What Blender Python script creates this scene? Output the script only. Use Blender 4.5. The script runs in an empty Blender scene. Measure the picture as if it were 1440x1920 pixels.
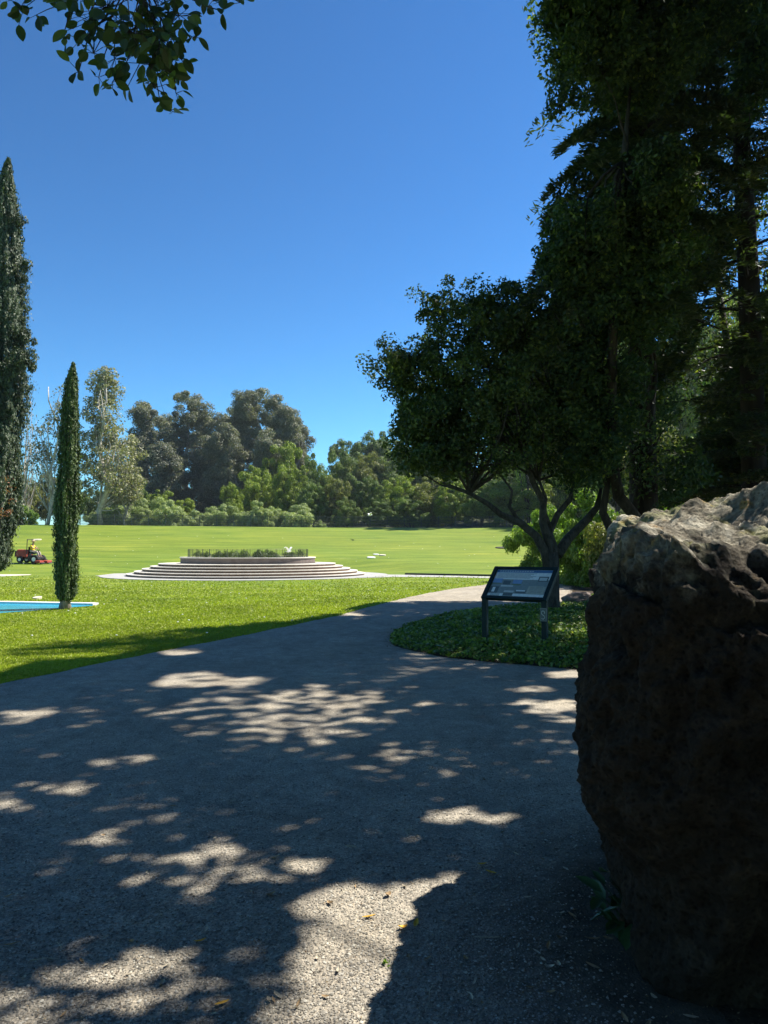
import bpy, bmesh, math, random
import numpy as np
from mathutils import Vector, Matrix, noise
from mathutils.geometry import tessellate_polygon

R = math.radians
S = bpy.context.scene
COL = S.collection

# ------------------------------------------------------------------ camera, sky, sun, exposure
CAM_H = 1.6
F = 1387.0                                   # focal length in photo pixels (1440 x 1920)
PITCH = math.atan(70 / F)
cam_d = bpy.data.cameras.new('camera'); cam = bpy.data.objects.new('camera', cam_d); COL.objects.link(cam)
cam_d.sensor_fit = 'VERTICAL'; cam_d.sensor_height = 36; cam_d.lens = 36 * F / 1920
cam.location = (0, 0, CAM_H); cam.rotation_euler = (R(90) + PITCH, 0, 0)
cam_d.clip_start = .05; cam_d.clip_end = 3000
S.camera = cam
SUN_AZ, SUN_EL = R(62), R(54)                # azimuth to the right of the view direction
w = bpy.data.worlds.new('World'); S.world = w; w.use_nodes = True
wn = w.node_tree.nodes; wn.clear()
sky = wn.new('ShaderNodeTexSky'); sky.sky_type = 'NISHITA'; sky.sun_disc = False
sky.sun_elevation = SUN_EL; sky.sun_rotation = SUN_AZ
sky.air_density = 1.0; sky.dust_density = 0.0; sky.ozone_density = 10.0; sky.altitude = 50
bg = wn.new('ShaderNodeBackground'); bg.inputs['Strength'].default_value = .042
wo = wn.new('ShaderNodeOutputWorld')
gm = wn.new('ShaderNodeGamma'); gm.inputs['Gamma'].default_value = 1.5          # deep, saturated phone-camera blue
w.node_tree.links.new(sky.outputs[0], gm.inputs['Color']); tn = wn.new('ShaderNodeMix'); tn.data_type = 'RGBA'; tn.blend_type = 'MULTIPLY'; tn.inputs[0].default_value = 1; tn.inputs[7].default_value = (.80, 1.08, .87, 1)
w.node_tree.links.new(gm.outputs[0], tn.inputs[6]); w.node_tree.links.new(tn.outputs[2], bg.inputs['Color']); w.node_tree.links.new(bg.outputs[0], wo.inputs['Surface'])
sd = bpy.data.lights.new('sun', 'SUN'); sun = bpy.data.objects.new('sun', sd); COL.objects.link(sun)
sd.energy = 5.0; sd.angle = R(.53); sd.color = (1, .955, .87)
SDIR = Vector((math.sin(SUN_AZ) * math.cos(SUN_EL), math.cos(SUN_AZ) * math.cos(SUN_EL), math.sin(SUN_EL)))
sun.rotation_euler = SDIR.to_track_quat('Z', 'Y').to_euler(); sun.location = SDIR * 40
S.view_settings.view_transform = 'Standard'; S.view_settings.look = 'None'
S.view_settings.exposure = 1.06; S.view_settings.gamma = 1
S.cycles.max_bounces = 6; S.cycles.transparent_max_bounces = 8
SHX = math.sin(SUN_AZ) / math.tan(SUN_EL); SHY = math.cos(SUN_AZ) / math.tan(SUN_EL)   # ground shift per metre of height

# ------------------------------------------------------------------ geometry of the view (numpy, photo pixels)
cp, sp_ = math.cos(PITCH), math.sin(PITCH)
def ray(px, py):
    a = (px - 720) / F; b = (960 - py) / F
    return np.array([a, cp - sp_ * b, sp_ + cp * b])
def at(px, py, y):                            # the point on that line of sight whose world y is given
    r = ray(px, py); t = y / r[1]
    return np.array([r[0] * t, y, CAM_H + r[2] * t])
def G(px, py, z=0.0):                         # ground point
    r = ray(px, py); t = (z - CAM_H) / r[2]
    return (r[0] * t, r[1] * t)
def proj(P):                                  # world (N,3) -> photo px
    x = P[:, 0]; y = P[:, 1]; z = P[:, 2] - CAM_H
    dep = y * cp + z * sp_; up = -y * sp_ + z * cp
    dep = np.where(dep < .05, .05, dep)
    return 720 + F * x / dep, 960 - F * up / dep
def sstep(t): t = np.clip(t, 0, 1); return t * t * (3 - 2 * t)
PLX, PLY = -8.45, 46.3                        # centre of the stepped plinth
def zt(x, y):
    x = np.asarray(x, float); y = np.asarray(y, float)
    t = np.clip((y - 47) / 40, 0, 1)
    bank = 4.15 * (t ** 1.25) * (1 - .0) 
    bank = np.where(t >= 1, 4.15, bank) + np.clip((-x - 5) / 55, 0, 1) * .55 * sstep((y - 55) / 32) + sstep((x - 8) / 40) * .5 * sstep((y - 60) / 30)
    bank -= .55 * sstep((y - 88.5) / 6)
    m = sstep((np.hypot(x - PLX, y - PLY) - 8.6) / 5)
    hill = 19 * np.exp(-((x - 22) / 55) ** 2 - ((y - 200) / 52) ** 2) * sstep((y - 100) / 30)
    return bank * m + hill
def hit(px, py):                              # line of sight meets the terrain
    r = ray(px, py); prev = 0
    for i in range(1, 4000):
        t = i * .05
        if CAM_H + r[2] * t < float(zt(r[0] * t, r[1] * t)): return np.array([r[0] * t, r[1] * t, float(zt(r[0] * t, r[1] * t))])
    return None

# ------------------------------------------------------------------ tagging and object helpers
def tag(o, label=None, cat=None, group=None, kind=None):
    if label: o['label'] = label
    if cat: o['category'] = cat
    if group: o['group'] = group
    if kind: o['kind'] = kind
    return o
def empty(name, loc, rz=0, label=None, cat=None, group=None):
    o = bpy.data.objects.new(name, None); COL.objects.link(o)
    o.empty_display_size = .2; o.location = tuple(float(v) for v in loc); o.rotation_euler = (0, 0, rz)
    return tag(o, label, cat, group)
def link(name, me, mats, parent=None, smooth=False):
    o = bpy.data.objects.new(name, me); COL.objects.link(o)
    for m in (mats if isinstance(mats, (list, tuple)) else [mats]): me.materials.append(m)
    if parent is not None: o.parent = parent
    if smooth: me.polygons.foreach_set('use_smooth', [True] * len(me.polygons))
    return o
def np_mesh(name, V, Fa, rnd=None):
    """V (N,3), Fa (M,k) -> mesh; rnd per face goes to attribute 'rnd'"""
    me = bpy.data.meshes.new(name); k = Fa.shape[1]; M = len(Fa)
    me.vertices.add(len(V)); me.vertices.foreach_set('co', np.asarray(V, np.float32).ravel())
    me.loops.add(M * k); me.loops.foreach_set('vertex_index', np.asarray(Fa, np.int32).ravel())
    me.polygons.add(M); me.polygons.foreach_set('loop_start', np.arange(M, dtype=np.int32) * k)
    try: me.polygons.foreach_set('loop_total', np.full(M, k, np.int32))
    except Exception: pass
    if rnd is not None:
        a = me.attributes.new('rnd', 'FLOAT', 'FACE'); a.data.foreach_set('value', np.asarray(rnd, np.float32))
    me.update(calc_edges=True); me.validate()
    return me
class Geo:
    def __init__(s): s.v = []; s.f = []; s.m = []
    def add(s, vs, fs, mi=0):
        b = len(s.v); s.v += [tuple(map(float, p)) for p in vs]; s.f += [tuple(i + b for i in f) for f in fs]; s.m += [mi] * len(fs); return s
    def box(s, c, d, mat=None, mi=0, top=1.0):
        x, y, z = d[0] / 2, d[1] / 2, d[2] / 2
        vs = [Vector((sx * x * (top if sz > 0 else 1), sy * y * (top if sz > 0 else 1), sz * z)) for sz in (-1, 1) for sx, sy in ((-1, -1), (1, -1), (1, 1), (-1, 1))]
        if mat is not None: vs = [mat @ v for v in vs]
        c = Vector(c); vs = [v + c for v in vs]
        return s.add(vs, [(3, 2, 1, 0), (4, 5, 6, 7), (0, 1, 5, 4), (1, 2, 6, 5), (2, 3, 7, 6), (3, 0, 4, 7)], mi)
    def tube(s, pts, rad, n=8, mi=0, cap=True):
        P = [Vector(tuple(map(float, p))) for p in pts]; rings = []
        ref = Vector((0, 0, 1))
        for i, p in enumerate(P):
            d = (P[min(i + 1, len(P) - 1)] - P[max(i - 1, 0)]).normalized()
            a = d.cross(ref)
            if a.length < .1: a = d.cross(Vector((1, 0, 0)))
            a.normalize(); b = d.cross(a); r = rad[i] if hasattr(rad, '__len__') else rad
            rings.append([p + a * (math.cos(2 * math.pi * k / n) * r) + b * (math.sin(2 * math.pi * k / n) * r) for k in range(n)])
        vs = [v for r_ in rings for v in r_]
        fs = [(i * n + k, i * n + (k + 1) % n, (i + 1) * n + (k + 1) % n, (i + 1) * n + k) for i in range(len(P) - 1) for k in range(n)]
        if cap: fs += [tuple(range(n - 1, -1, -1)), tuple(range((len(P) - 1) * n, len(P) * n))]
        return s.add(vs, fs, mi)
    def ball(s, c, r, nu=12, nv=8, mat=None, mi=0):
        c = Vector(c); r = r if hasattr(r, '__len__') else (r, r, r); vs = []; fs = []
        for j in range(nv + 1):
            th = math.pi * j / nv
            for i in range(nu):
                ph = 2 * math.pi * i / nu
                v = Vector((r[0] * math.sin(th) * math.cos(ph), r[1] * math.sin(th) * math.sin(ph), r[2] * math.cos(th)))
                if mat is not None: v = mat @ v
                vs.append(c + v)
        for j in range(nv):
            for i in range(nu):
                a, b = j * nu + i, j * nu + (i + 1) % nu
                if j == 0: fs.append((a, a + nu, b + nu))
                elif j == nv - 1: fs.append((a, a + nu, b))
                else: fs.append((a, a + nu, b + nu, b))
        return s.add(vs, fs, mi)
    def build(s, name, mats, parent=None, smooth=False, bevel=0, label=None):
        me = bpy.data.meshes.new(name); me.from_pydata(s.v, [], s.f)
        o = link(name, me, mats, parent, smooth)
        if any(s.m): me.polygons.foreach_set('material_index', s.m)
        me.update()
        if bevel:
            b = o.modifiers.new('bevel', 'BEVEL'); b.width = bevel; b.segments = 2; b.limit_method = 'ANGLE'
        if label: o['label'] = label
        return o

# ------------------------------------------------------------------ materials
def srgb(r, g, b): return tuple((v / 255 / 12.92 if v / 255 <= .04045 else ((v / 255 + .055) / 1.055) ** 2.4) for v in (r, g, b)) + (1,)
class NT:
    def __init__(s, name):
        s.m = bpy.data.materials.new(name); s.m.use_nodes = True; s.t = s.m.node_tree; s.t.nodes.clear()
        s.out = s.n('ShaderNodeOutputMaterial')
    def n(s, ty, **kw):
        n = s.t.nodes.new(ty)
        for k, v in kw.items():
            if hasattr(n, k): setattr(n, k, v)
            else: n.inputs[k].default_value = v
        return n
    def l(s, a, b): s.t.links.new(a, b)
    def coord(s, scale=(1, 1, 1)):
        g = s.n('ShaderNodeNewGeometry'); mp = s.n('ShaderNodeMapping'); s.l(g.outputs['Position'], mp.inputs['Vector']); mp.inputs['Scale'].default_value = scale
        return mp.outputs[0]
    def noise(s, co, sc, det=4, rough=.55, dist=0):
        n = s.n('ShaderNodeTexNoise'); s.l(co, n.inputs['Vector']); n.inputs['Scale'].default_value = sc; n.inputs['Detail'].default_value = det
        n.inputs['Roughness'].default_value = rough; n.inputs['Distortion'].default_value = dist
        return n.outputs['Fac']
    def ramp(s, fac, stops):
        r = s.n('ShaderNodeValToRGB'); e = r.color_ramp.elements
        while len(e) < len(stops): e.new(.5)
        for el, (p, c) in zip(e, stops): el.position = p; el.color = c if len(c) == 4 else tuple(c) + (1,)
        s.l(fac, r.inputs[0]); return r.outputs[0]
    def mix(s, f, a, b, bt='MIX'):
        m = s.n('ShaderNodeMix', data_type='RGBA', blend_type=bt)
        for k, v in ((0, f), (6, a), (7, b)):
            if hasattr(v, 'is_linked'): s.l(v, m.inputs[k])
            else: m.inputs[k].default_value = v if k == 0 or len(v) == 4 else tuple(v) + (1,)
        return m.outputs[2]
    def bump(s, h, strength=.5, dist=.02):
        b = s.n('ShaderNodeBump'); b.inputs['Strength'].default_value = strength; b.inputs['Distance'].default_value = dist; s.l(h, b.inputs['Height']); return b.outputs[0]
    def bsdf(s, col, rough=.8, nrm=None, spec=.3, metal=0):
        p = s.n('ShaderNodeBsdfPrincipled')
        if hasattr(col, 'is_linked'): s.l(col, p.inputs['Base Color'])
        else: p.inputs['Base Color'].default_value = col if len(col) == 4 else tuple(col) + (1,)
        p.inputs['Roughness'].default_value = rough; p.inputs['Specular IOR Level'].default_value = spec; p.inputs['Metallic'].default_value = metal
        if nrm is not None: s.l(nrm, p.inputs['Normal'])
        s.l(p.outputs[0], s.out.inputs[0]); return p
def plain(name, c, rough=.6, var=.25, sc=8, spec=.3, metal=0, bump=.0):
    t = NT(name); co = t.coord(); f = t.noise(co, sc, 5)
    a = tuple(v * (1 - var) for v in c[:3]); b = tuple(min(1, v * (1 + var)) for v in c[:3])
    col = t.ramp(f, [(.3, a), (.7, b)])
    t.bsdf(col, rough, t.bump(f, bump, .01) if bump else None, spec, metal); return t.m
def leafmat(name, stops, trans=.35, rough=.5, patch=.5, psc=.5, spec=.35):
    t = NT(name); at_ = t.n('ShaderNodeAttribute'); at_.attribute_name = 'rnd'
    col = t.ramp(at_.outputs['Fac'], stops)
    f = t.noise(t.coord(), psc, 3)
    col = t.mix(patch, col, t.ramp(f, [(.35, (.62, .62, .62)), (.65, (1.25, 1.2, 1.0))]), 'MULTIPLY')
    p = t.n('ShaderNodeBsdfPrincipled'); t.l(col, p.inputs['Base Color']); p.inputs['Roughness'].default_value = rough; p.inputs['Specular IOR Level'].default_value = spec
    tr = t.n('ShaderNodeBsdfTranslucent'); t.l(t.mix(1, col, (1.35, 1.5, .55), 'MULTIPLY'), tr.inputs['Color'])
    mx = t.n('ShaderNodeMixShader'); mx.inputs[0].default_value = trans; t.l(p.outputs[0], mx.inputs[1]); t.l(tr.outputs[0], mx.inputs[2])
    t.l(mx.outputs[0], t.out.inputs[0]); return t.m
M = {}
M['oak_leaf'] = leafmat('oak_leaf', [(0, (.035, .06, .022)), (.6, (.07, .11, .032)), (1, (.16, .20, .05))], .33)
M['laurel_leaf'] = leafmat('laurel_leaf', [(0, (.03, .055, .025)), (.7, (.055, .095, .032)), (.96, (.12, .17, .04)), (1, (.28, .32, .07))], .4, .55)
M['redwood_leaf'] = leafmat('redwood_leaf', [(0, (.03, .05, .025)), (.7, (.05, .08, .032)), (1, (.13, .15, .05))], .28)
M['cypress_leaf'] = leafmat('cypress_leaf', [(0, (.04, .07, .025)), (.6, (.08, .13, .04)), (1, (.15, .21, .06))], .15, .6, .5, 1.4)
M['big_cypress_leaf'] = leafmat('big_cypress_leaf', [(0, (.055, .08, .045)), (.6, (.075, .105, .058)), (1, (.115, .145, .07))], .12, .6, .5, .7)
M['sycamore_leaf'] = leafmat('sycamore_leaf', [(0, (.12, .13, .08)), (.5, (.24, .24, .13)), (1, (.46, .44, .30))], .25, .6)
M['poplar_leaf'] = leafmat('poplar_leaf', [(0, (.10, .11, .07)), (1, (.28, .27, .18))], .3, .6)
M['euc_leaf'] = leafmat('euc_leaf', [(0, (.11, .125, .10)), (.6, (.19, .20, .15)), (1, (.32, .30, .22))], .25, .6, .6, .12)
M['forest_leaf'] = leafmat('forest_leaf', [(0, (.09, .14, .018)), (.6, (.20, .27, .03)), (1, (.36, .42, .05))], .3, .55, .7, .13)
M['forest_leaf_dark'] = leafmat('forest_leaf_dark', [(0, (.07, .12, .03)), (.6, (.13, .20, .04)), (1, (.26, .33, .06))], .28, .55, .7, .13)
M['willow_leaf'] = leafmat('willow_leaf', [(0, (.20, .25, .09)), (.6, (.32, .38, .16)), (1, (.44, .50, .24))], .3, .6, .4, .3)
M['bright_leaf'] = leafmat('bright_leaf', [(0, (.09, .16, .02)), (.6, (.17, .28, .035)), (1, (.30, .40, .06))], .4, .45)
M['olive_leaf'] = leafmat('olive_leaf', [(0, (.09, .11, .03)), (.6, (.17, .19, .045)), (1, (.32, .32, .09))], .35, .5)
M['ivy_leaf'] = leafmat('ivy_leaf', [(0, (.06, .12, .02)), (.6, (.15, .24, .035)), (.9, (.26, .35, .06)), (1, (.44, .44, .12))], .3, .4, .6, 1.6)
M['red_leaf'] = leafmat('red_leaf', [(0, (.16, .05, .025)), (1, (.38, .17, .08))], .3)
M['grass'] = leafmat('grass', [(0, (.24, .30, .025)), (.6, (.29, .35, .035)), (.95, (.35, .40, .06)), (1, (.44, .42, .16))], .35, .55, .7, .35)
M['weed_leaf'] = leafmat('weed_leaf', [(0, (.03, .07, .03)), (1, (.06, .13, .05))], .2, .35)
M['planter_leaf'] = leafmat('planter_leaf', [(0, (.05, .08, .025)), (.7, (.10, .14, .05)), (1, (.2, .22, .12))], .3, .6)
def bark(name, a, b, sc=9, stretch=.25):
    t = NT(name); co = t.coord((1, 1, stretch)); f = t.noise(co, sc, 8, .65, .6)
    t.bsdf(t.ramp(f, [(.32, a), (.68, b)]), .9, t.bump(f, .9, .04)); return t.m
M['bark_dark'] = bark('bark_dark', (.018, .014, .011), (.075, .06, .047))
M['bark_oak'] = bark('bark_oak', (.025, .022, .019), (.11, .098, .08), 14, .4)
M['bark_redwood'] = bark('bark_redwood', (.012, .009, .008), (.05, .033, .024), 7, .12)
M['bark_pale'] = bark('bark_pale', (.22, .19, .15), (.55, .51, .43), 3, .5)
M['bark_euc'] = bark('bark_euc', (.16, .13, .10), (.48, .42, .35), 1.2, .3)
M['bark_cyp'] = bark('bark_cyp', (.15, .11, .08), (.38, .32, .26), 10, .3)

def mat_lawn():
    t = NT('lawn'); co = t.coord(); st = t.coord((.35, 1.9, 1))
    big = t.noise(co, .09, 4); mid = t.noise(st, .55, 5, .6); fine = t.noise(co, 9, 6, .7); vf = t.noise(co, 55, 3)
    c = t.ramp(mid, [(.25, (.085, .14, .010)), (.5, (.15, .21, .017)), (.75, (.25, .29, .035))])
    c = t.mix(.55, c, t.ramp(big, [(.35, (.78, .92, .8)), (.65, (1.25, 1.08, 1.0))]), 'MULTIPLY')
    c = t.mix(.65, c, t.ramp(fine, [(.3, (.55, .62, .6)), (.55, (1, 1, 1)), (.75, (1.45, 1.3, 1.5))]), 'MULTIPLY')
    c = t.mix(.5, c, t.ramp(vf, [(.3, (.5, .55, .5)), (.7, (1.35, 1.3, 1.3))]), 'MULTIPLY')
    # mowing passes and dry streaks
    sp = t.noise(t.coord((.12, 1.3, 1)), .8, 3, .5)
    c = t.mix(t.ramp(sp, [(.6, (0, 0, 0)), (.78, (.35, .35, .35))]), c, (.33, .36, .08))
    c = t.mix(.8, c, t.ramp(t.noise(t.coord((.05, .42, 1)), 1.1, 6, .7, .3), [(.3, (.72, .80, .7)), (.5, (1, 1, 1)), (.7, (1.25, 1.14, 1.2))]), 'MULTIPLY')
    c = t.mix(t.ramp(t.noise(t.coord((.6, 1.2, 1)), .9, 5, .65), [(.64, (0, 0, 0)), (.76, (.45, .45, .45))]), c, (.36, .36, .12))     # dry spots
    t.bsdf(c, .75, t.bump(fine, .35, .05), .2); return t.m
M['lawn'] = mat_lawn()
def mat_gravel():
    t = NT('gravel_path'); co = t.coord()
    v = t.n('ShaderNodeTexVoronoi', feature='F1'); t.l(co, v.inputs['Vector']); v.inputs['Scale'].default_value = 95
    v2 = t.n('ShaderNodeTexVoronoi', feature='F1'); t.l(co, v2.inputs['Vector']); v2.inputs['Scale'].default_value = 240
    f = t.noise(co, 6, 8, .7); b = t.noise(co, .7, 4, .6); g = t.noise(co, 130, 3, .7)
    c = t.ramp(f, [(.3, (.25, .225, .185)), (.7, (.41, .37, .305))])
    c = t.mix(.6, c, t.ramp(v.outputs['Color'], [(.1, (.55, .55, .55)), (.5, (.95, .93, .9)), (.9, (1.55, 1.5, 1.42))]), 'MULTIPLY')
    c = t.mix(.45, c, t.ramp(v2.outputs['Color'], [(.1, (.45, .45, .45)), (.9, (1.6, 1.6, 1.55))]), 'MULTIPLY')
    c = t.mix(.5, c, t.ramp(b, [(.3, (.85, .8, .74)), (.7, (1.1, 1.1, 1.12))]), 'MULTIPLY')
    st = t.noise(t.coord((1, .6, 1)), 1.7, 7, .72, .6); c = t.mix(.55, c, t.ramp(st, [(.34, (.62, .60, .58)), (.5, (1, 1, 1)), (.66, (1.28, 1.24, 1.14))]), 'MULTIPLY')
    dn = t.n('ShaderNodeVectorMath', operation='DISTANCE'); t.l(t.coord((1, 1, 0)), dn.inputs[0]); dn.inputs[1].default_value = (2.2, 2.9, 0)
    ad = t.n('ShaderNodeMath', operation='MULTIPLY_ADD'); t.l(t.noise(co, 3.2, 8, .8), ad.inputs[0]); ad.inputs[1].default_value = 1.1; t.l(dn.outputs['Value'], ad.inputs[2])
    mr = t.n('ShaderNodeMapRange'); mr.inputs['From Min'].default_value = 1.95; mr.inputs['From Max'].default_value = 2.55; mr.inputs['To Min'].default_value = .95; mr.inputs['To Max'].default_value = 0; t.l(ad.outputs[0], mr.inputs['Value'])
    c = t.mix(mr.outputs[0], c, t.ramp(f, [(.3, (.035, .028, .02)), (.7, (.11, .09, .065))]))       # earth round the boulder, widened to put its shadow's darkness into the colour
    h = t.mix(.5, v.outputs['Distance'], g)
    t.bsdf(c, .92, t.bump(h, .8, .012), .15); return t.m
M['gravel'] = mat_gravel()
def mat_soil():
    t = NT('soil'); co = t.coord(); f = t.noise(co, 14, 8, .75); g = t.noise(co, 60, 4)
    c = t.ramp(f, [(.3, (.03, .022, .015)), (.6, (.075, .058, .04)), (.75, (.16, .12, .08))])
    t.bsdf(c, .95, t.bump(g, 1, .03), .1); return t.m
M['soil'] = mat_soil()
def mat_rock():
    t = NT('boulder_rock'); co = t.coord()
    f = t.noise(co, 5, 10, .72, .8); g = t.noise(co, 34, 8, .75, .4); l = t.noise(co, 3.2, 6, .7); o = t.noise(co, 8, 5, .6)
    mu = t.n('ShaderNodeTexVoronoi', feature='F1'); t.l(co, mu.inputs['Vector']); mu.inputs['Scale'].default_value = 38
    dark = t.ramp(f, [(.3, (.022, .017, .013)), (.55, (.05, .038, .028)), (.75, (.10, .075, .05))])       # volcanic rock, coloured darker for the shaded face
    pale = t.ramp(f, [(.3, (.08, .065, .045)), (.5, (.27, .24, .18)), (.68, (.64, .59, .47))])             # crown of the rock, sunlight put into a paler colour with lichen tones
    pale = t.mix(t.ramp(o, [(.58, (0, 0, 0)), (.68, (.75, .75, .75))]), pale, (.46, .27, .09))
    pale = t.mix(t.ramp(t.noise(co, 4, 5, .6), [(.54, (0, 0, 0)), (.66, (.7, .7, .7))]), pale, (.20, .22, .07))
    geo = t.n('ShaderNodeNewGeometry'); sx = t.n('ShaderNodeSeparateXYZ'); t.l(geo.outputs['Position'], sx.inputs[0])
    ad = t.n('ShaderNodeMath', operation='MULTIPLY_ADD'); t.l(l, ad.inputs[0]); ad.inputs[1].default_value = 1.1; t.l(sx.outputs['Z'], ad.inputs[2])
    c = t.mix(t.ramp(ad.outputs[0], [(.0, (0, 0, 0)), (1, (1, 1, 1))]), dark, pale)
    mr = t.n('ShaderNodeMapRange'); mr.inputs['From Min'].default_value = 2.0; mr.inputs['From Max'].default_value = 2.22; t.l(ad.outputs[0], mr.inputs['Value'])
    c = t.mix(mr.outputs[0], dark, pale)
    c = t.mix(.6, c, t.ramp(g, [(.32, (.35, .35, .35)), (.52, (1, 1, 1)), (.7, (1.5, 1.5, 1.4))]), 'MULTIPLY')
    c = t.mix(.8, c, t.ramp(mu.outputs['Distance'], [(.08, (.3, .27, .25)), (.38, (1.1, 1.1, 1.1))]), 'MULTIPLY')     # small gas holes, darker inside
    h = t.mix(.4, g, mu.outputs['Distance'])
    t.bsdf(c, .9, t.bump(h, 1, .05), .15); return t.m
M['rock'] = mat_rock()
def mat_stone(name, a, b, sc=3):
    t = NT(name); co = t.coord(); f = t.noise(co, sc, 8, .65); g = t.noise(co, 40, 4)
    t.bsdf(t.ramp(f, [(.3, a), (.7, b)]), .85, t.bump(g, .3, .01)); return t.m
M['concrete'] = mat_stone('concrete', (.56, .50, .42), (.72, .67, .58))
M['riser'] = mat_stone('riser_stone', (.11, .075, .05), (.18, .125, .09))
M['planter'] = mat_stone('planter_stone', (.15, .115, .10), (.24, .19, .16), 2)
M['paving'] = mat_stone('paving', (.30, .29, .27), (.42, .41, .38), 1.5)
M['sand'] = mat_stone('sandy_stone', (.5, .44, .33), (.65, .6, .48), 2)
M['pool'] = None
def mat_pool():
    t = NT('pool_water'); co = t.coord(); f = t.noise(co, 1.3, 4); g = t.noise(co, 6, 3)
    t.bsdf(t.ramp(f, [(.3, (.035, .38, .56)), (.7, (.06, .46, .64))]), .12, t.bump(g, .12, .02), .5); return t.m
M['pool'] = mat_pool()
M['white'] = plain('white_coping', (.75, .74, .70), .7, .08)
M['green_metal'] = plain('dark_green_metal', (.008, .022, .021), .55, .25, 20, .25)
M['wire'] = plain('fence_wire', (.045, .055, .05), .5, .3, 5, .5)
M['mower_red'] = plain('mower_red', (.36, .06, .035), .55, .3, 3, .3)
M['rubber'] = plain('rubber', (.02, .02, .02), .8, .2)
M['steel_dark'] = plain('dark_steel', (.04, .04, .042), .5, .3)
M['yellow'] = plain('yellow_cloth', (.75, .52, .02), .8, .1)
M['skin'] = plain('skin', (.45, .27, .18), .6, .1)
M['khaki'] = plain('pale_trousers', (.42, .36, .30), .85, .15)
M['hat'] = plain('straw_hat', (.45, .33, .2), .8, .15)
M['feather'] = plain('white_feather', (.8, .8, .78), .7, .08)
M['feather_grey'] = plain('grey_feather', (.35, .36, .38), .7, .1)
M['lid'] = plain('dark_lid', (.05, .048, .04), .7, .3)

# ------------------------------------------------------------------ the ground
def axis(parts):
    out = []
    for a, b, s in parts: out += list(np.arange(a, b, s))
    return np.array(out + [parts[-1][1]])
xs = axis([(-1500, -300, 150), (-300, -90, 15), (-90, 90, 1.5), (90, 300, 15), (300, 1500, 150)])
ys = axis([(-600, -40, 80), (-40, 40, 4), (40, 100, .75), (100, 280, 6), (280, 2400, 150)])
X, Y = np.meshgrid(xs, ys); Z = zt(X, Y)
V = np.stack([X.ravel(), Y.ravel(), Z.ravel()], 1); nx, ny = len(xs), len(ys)
i = np.arange((ny - 1) * (nx - 1)); r_, c_ = i // (nx - 1), i % (nx - 1); a = r_ * nx + c_
FQ = np.stack([a, a + 1, a + nx + 1, a + nx], 1); far_ = V[a, 1] >= 91.2
lawn = link('lawn', np_mesh('lawn', V, FQ[~far_]), M['lawn'], smooth=True)
M['undergrowth'] = plain('undergrowth', (.045, .05, .022), .95, .5, .6, .1)
hs = link('hillside', np_mesh('hillside', V, FQ[far_]), M['undergrowth'], smooth=True); tag(hs, 'wooded hillside floor beyond the fence', None, None, 'structure')
tag(lawn, 'mown green lawn rising to a grassy bank', None, None, 'structure')

def rough_line(pts, step=.25, amp=.05, seed=0):
    out = []
    for k in range(len(pts) - 1):
        p, q = np.array(pts[k], float), np.array(pts[k + 1], float); L = np.hypot(*(q - p)); n = max(1, int(L / step)); n = min(n, 120)
        for j in range(n):
            u = p + (q - p) * j / n
            if j or k: u = u + amp * np.array([noise.noise((u[0] * 1.7, u[1] * 1.7, seed)), noise.noise((u[0] * 1.7, u[1] * 1.7, seed + 9))]) * 2
            out.append(tuple(u))
    out.append(tuple(pts[-1])); return out
def sheet(name, poly, z, mat, kind='structure', label=None, cat=None, parent=None):
    vs = [Vector((p[0], p[1], z)) for p in poly]; tri = tessellate_polygon([vs])
    me = bpy.data.meshes.new(name); me.from_pydata(vs, [], [t if True else t for t in tri])
    bm = bmesh.new(); bm.from_mesh(me)
    bmesh.ops.recalc_face_normals(bm, faces=bm.faces)
    for f in bm.faces:
        if f.normal.z < 0: f.normal_flip()
    bm.to_mesh(me); bm.free()
    o = link(name, me, mat, parent); return tag(o, label, cat, None, kind)
def smooth_pts(P, n=3):
    P = [np.array(p, float) for p in P]; out = []
    for k in range(len(P) - 1):
        p0, p1, p2, p3 = P[max(k - 1, 0)], P[k], P[k + 1], P[min(k + 2, len(P) - 1)]
        for j in range(n):
            t = j / n; out.append(tuple(.5 * (2 * p1 + (p2 - p0) * t + (2 * p0 - 5 * p1 + 4 * p2 - p3) * t * t + (3 * p1 - p0 - 3 * p2 + p3) * t ** 3)))
    out.append(tuple(P[-1])); return out
left_edge = [(-8.5, -8), (-7, 2), (-5.6, 6)] + [G(*p) for p in ((0, 1283), (100, 1262), (300, 1222), (440, 1195), (560, 1170), (640, 1153), (700, 1136), (780, 1117), (850, 1104), (905, 1097))] + [(6, 38), (8.5, 44)]
right_edge = [(11.5, 44), (8.6, 34), (6.6, 26), (5.2, 21.5), (4.2, 19.9)] + [G(*p) for p in ((950, 1143), (870, 1148), (800, 1162), (750, 1182), (733, 1200), (760, 1217), (820, 1230), (900, 1240), (1000, 1249), (1100, 1258))] + [(3.4, 9.2), (5.5, 9.6), (9, 9.2)]
LE = rough_line(smooth_pts(left_edge), .2, .04, 3); RE = rough_line(smooth_pts(right_edge), .2, .05, 7)
path_poly = LE + RE + [(14, -8)]
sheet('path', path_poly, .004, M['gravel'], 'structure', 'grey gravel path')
bed_poly = RE + [(70, 9.2), (70, 44)]
sheet('soil', bed_poly, .006, M['soil'], 'structure', 'dark bare soil under the trees')
soil2 = rough_line(smooth_pts([(1.6, 4.9), (1.35, 4.3), (1.25, 3.75), (1.2, 3.3), (1.2, 2.9), (1.2, 2.5), (1.25, 2.0), (1.3, 1.2), (1.4, .6), (5, .5), (6, 4), (4, 5.6), (2, 5.4), (1.5, 4.9)]), .06, .09, 11)
sheet('soil', soil2[:-1], .008, M['soil'], 'structure', 'dark soil around the boulder')

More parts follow.
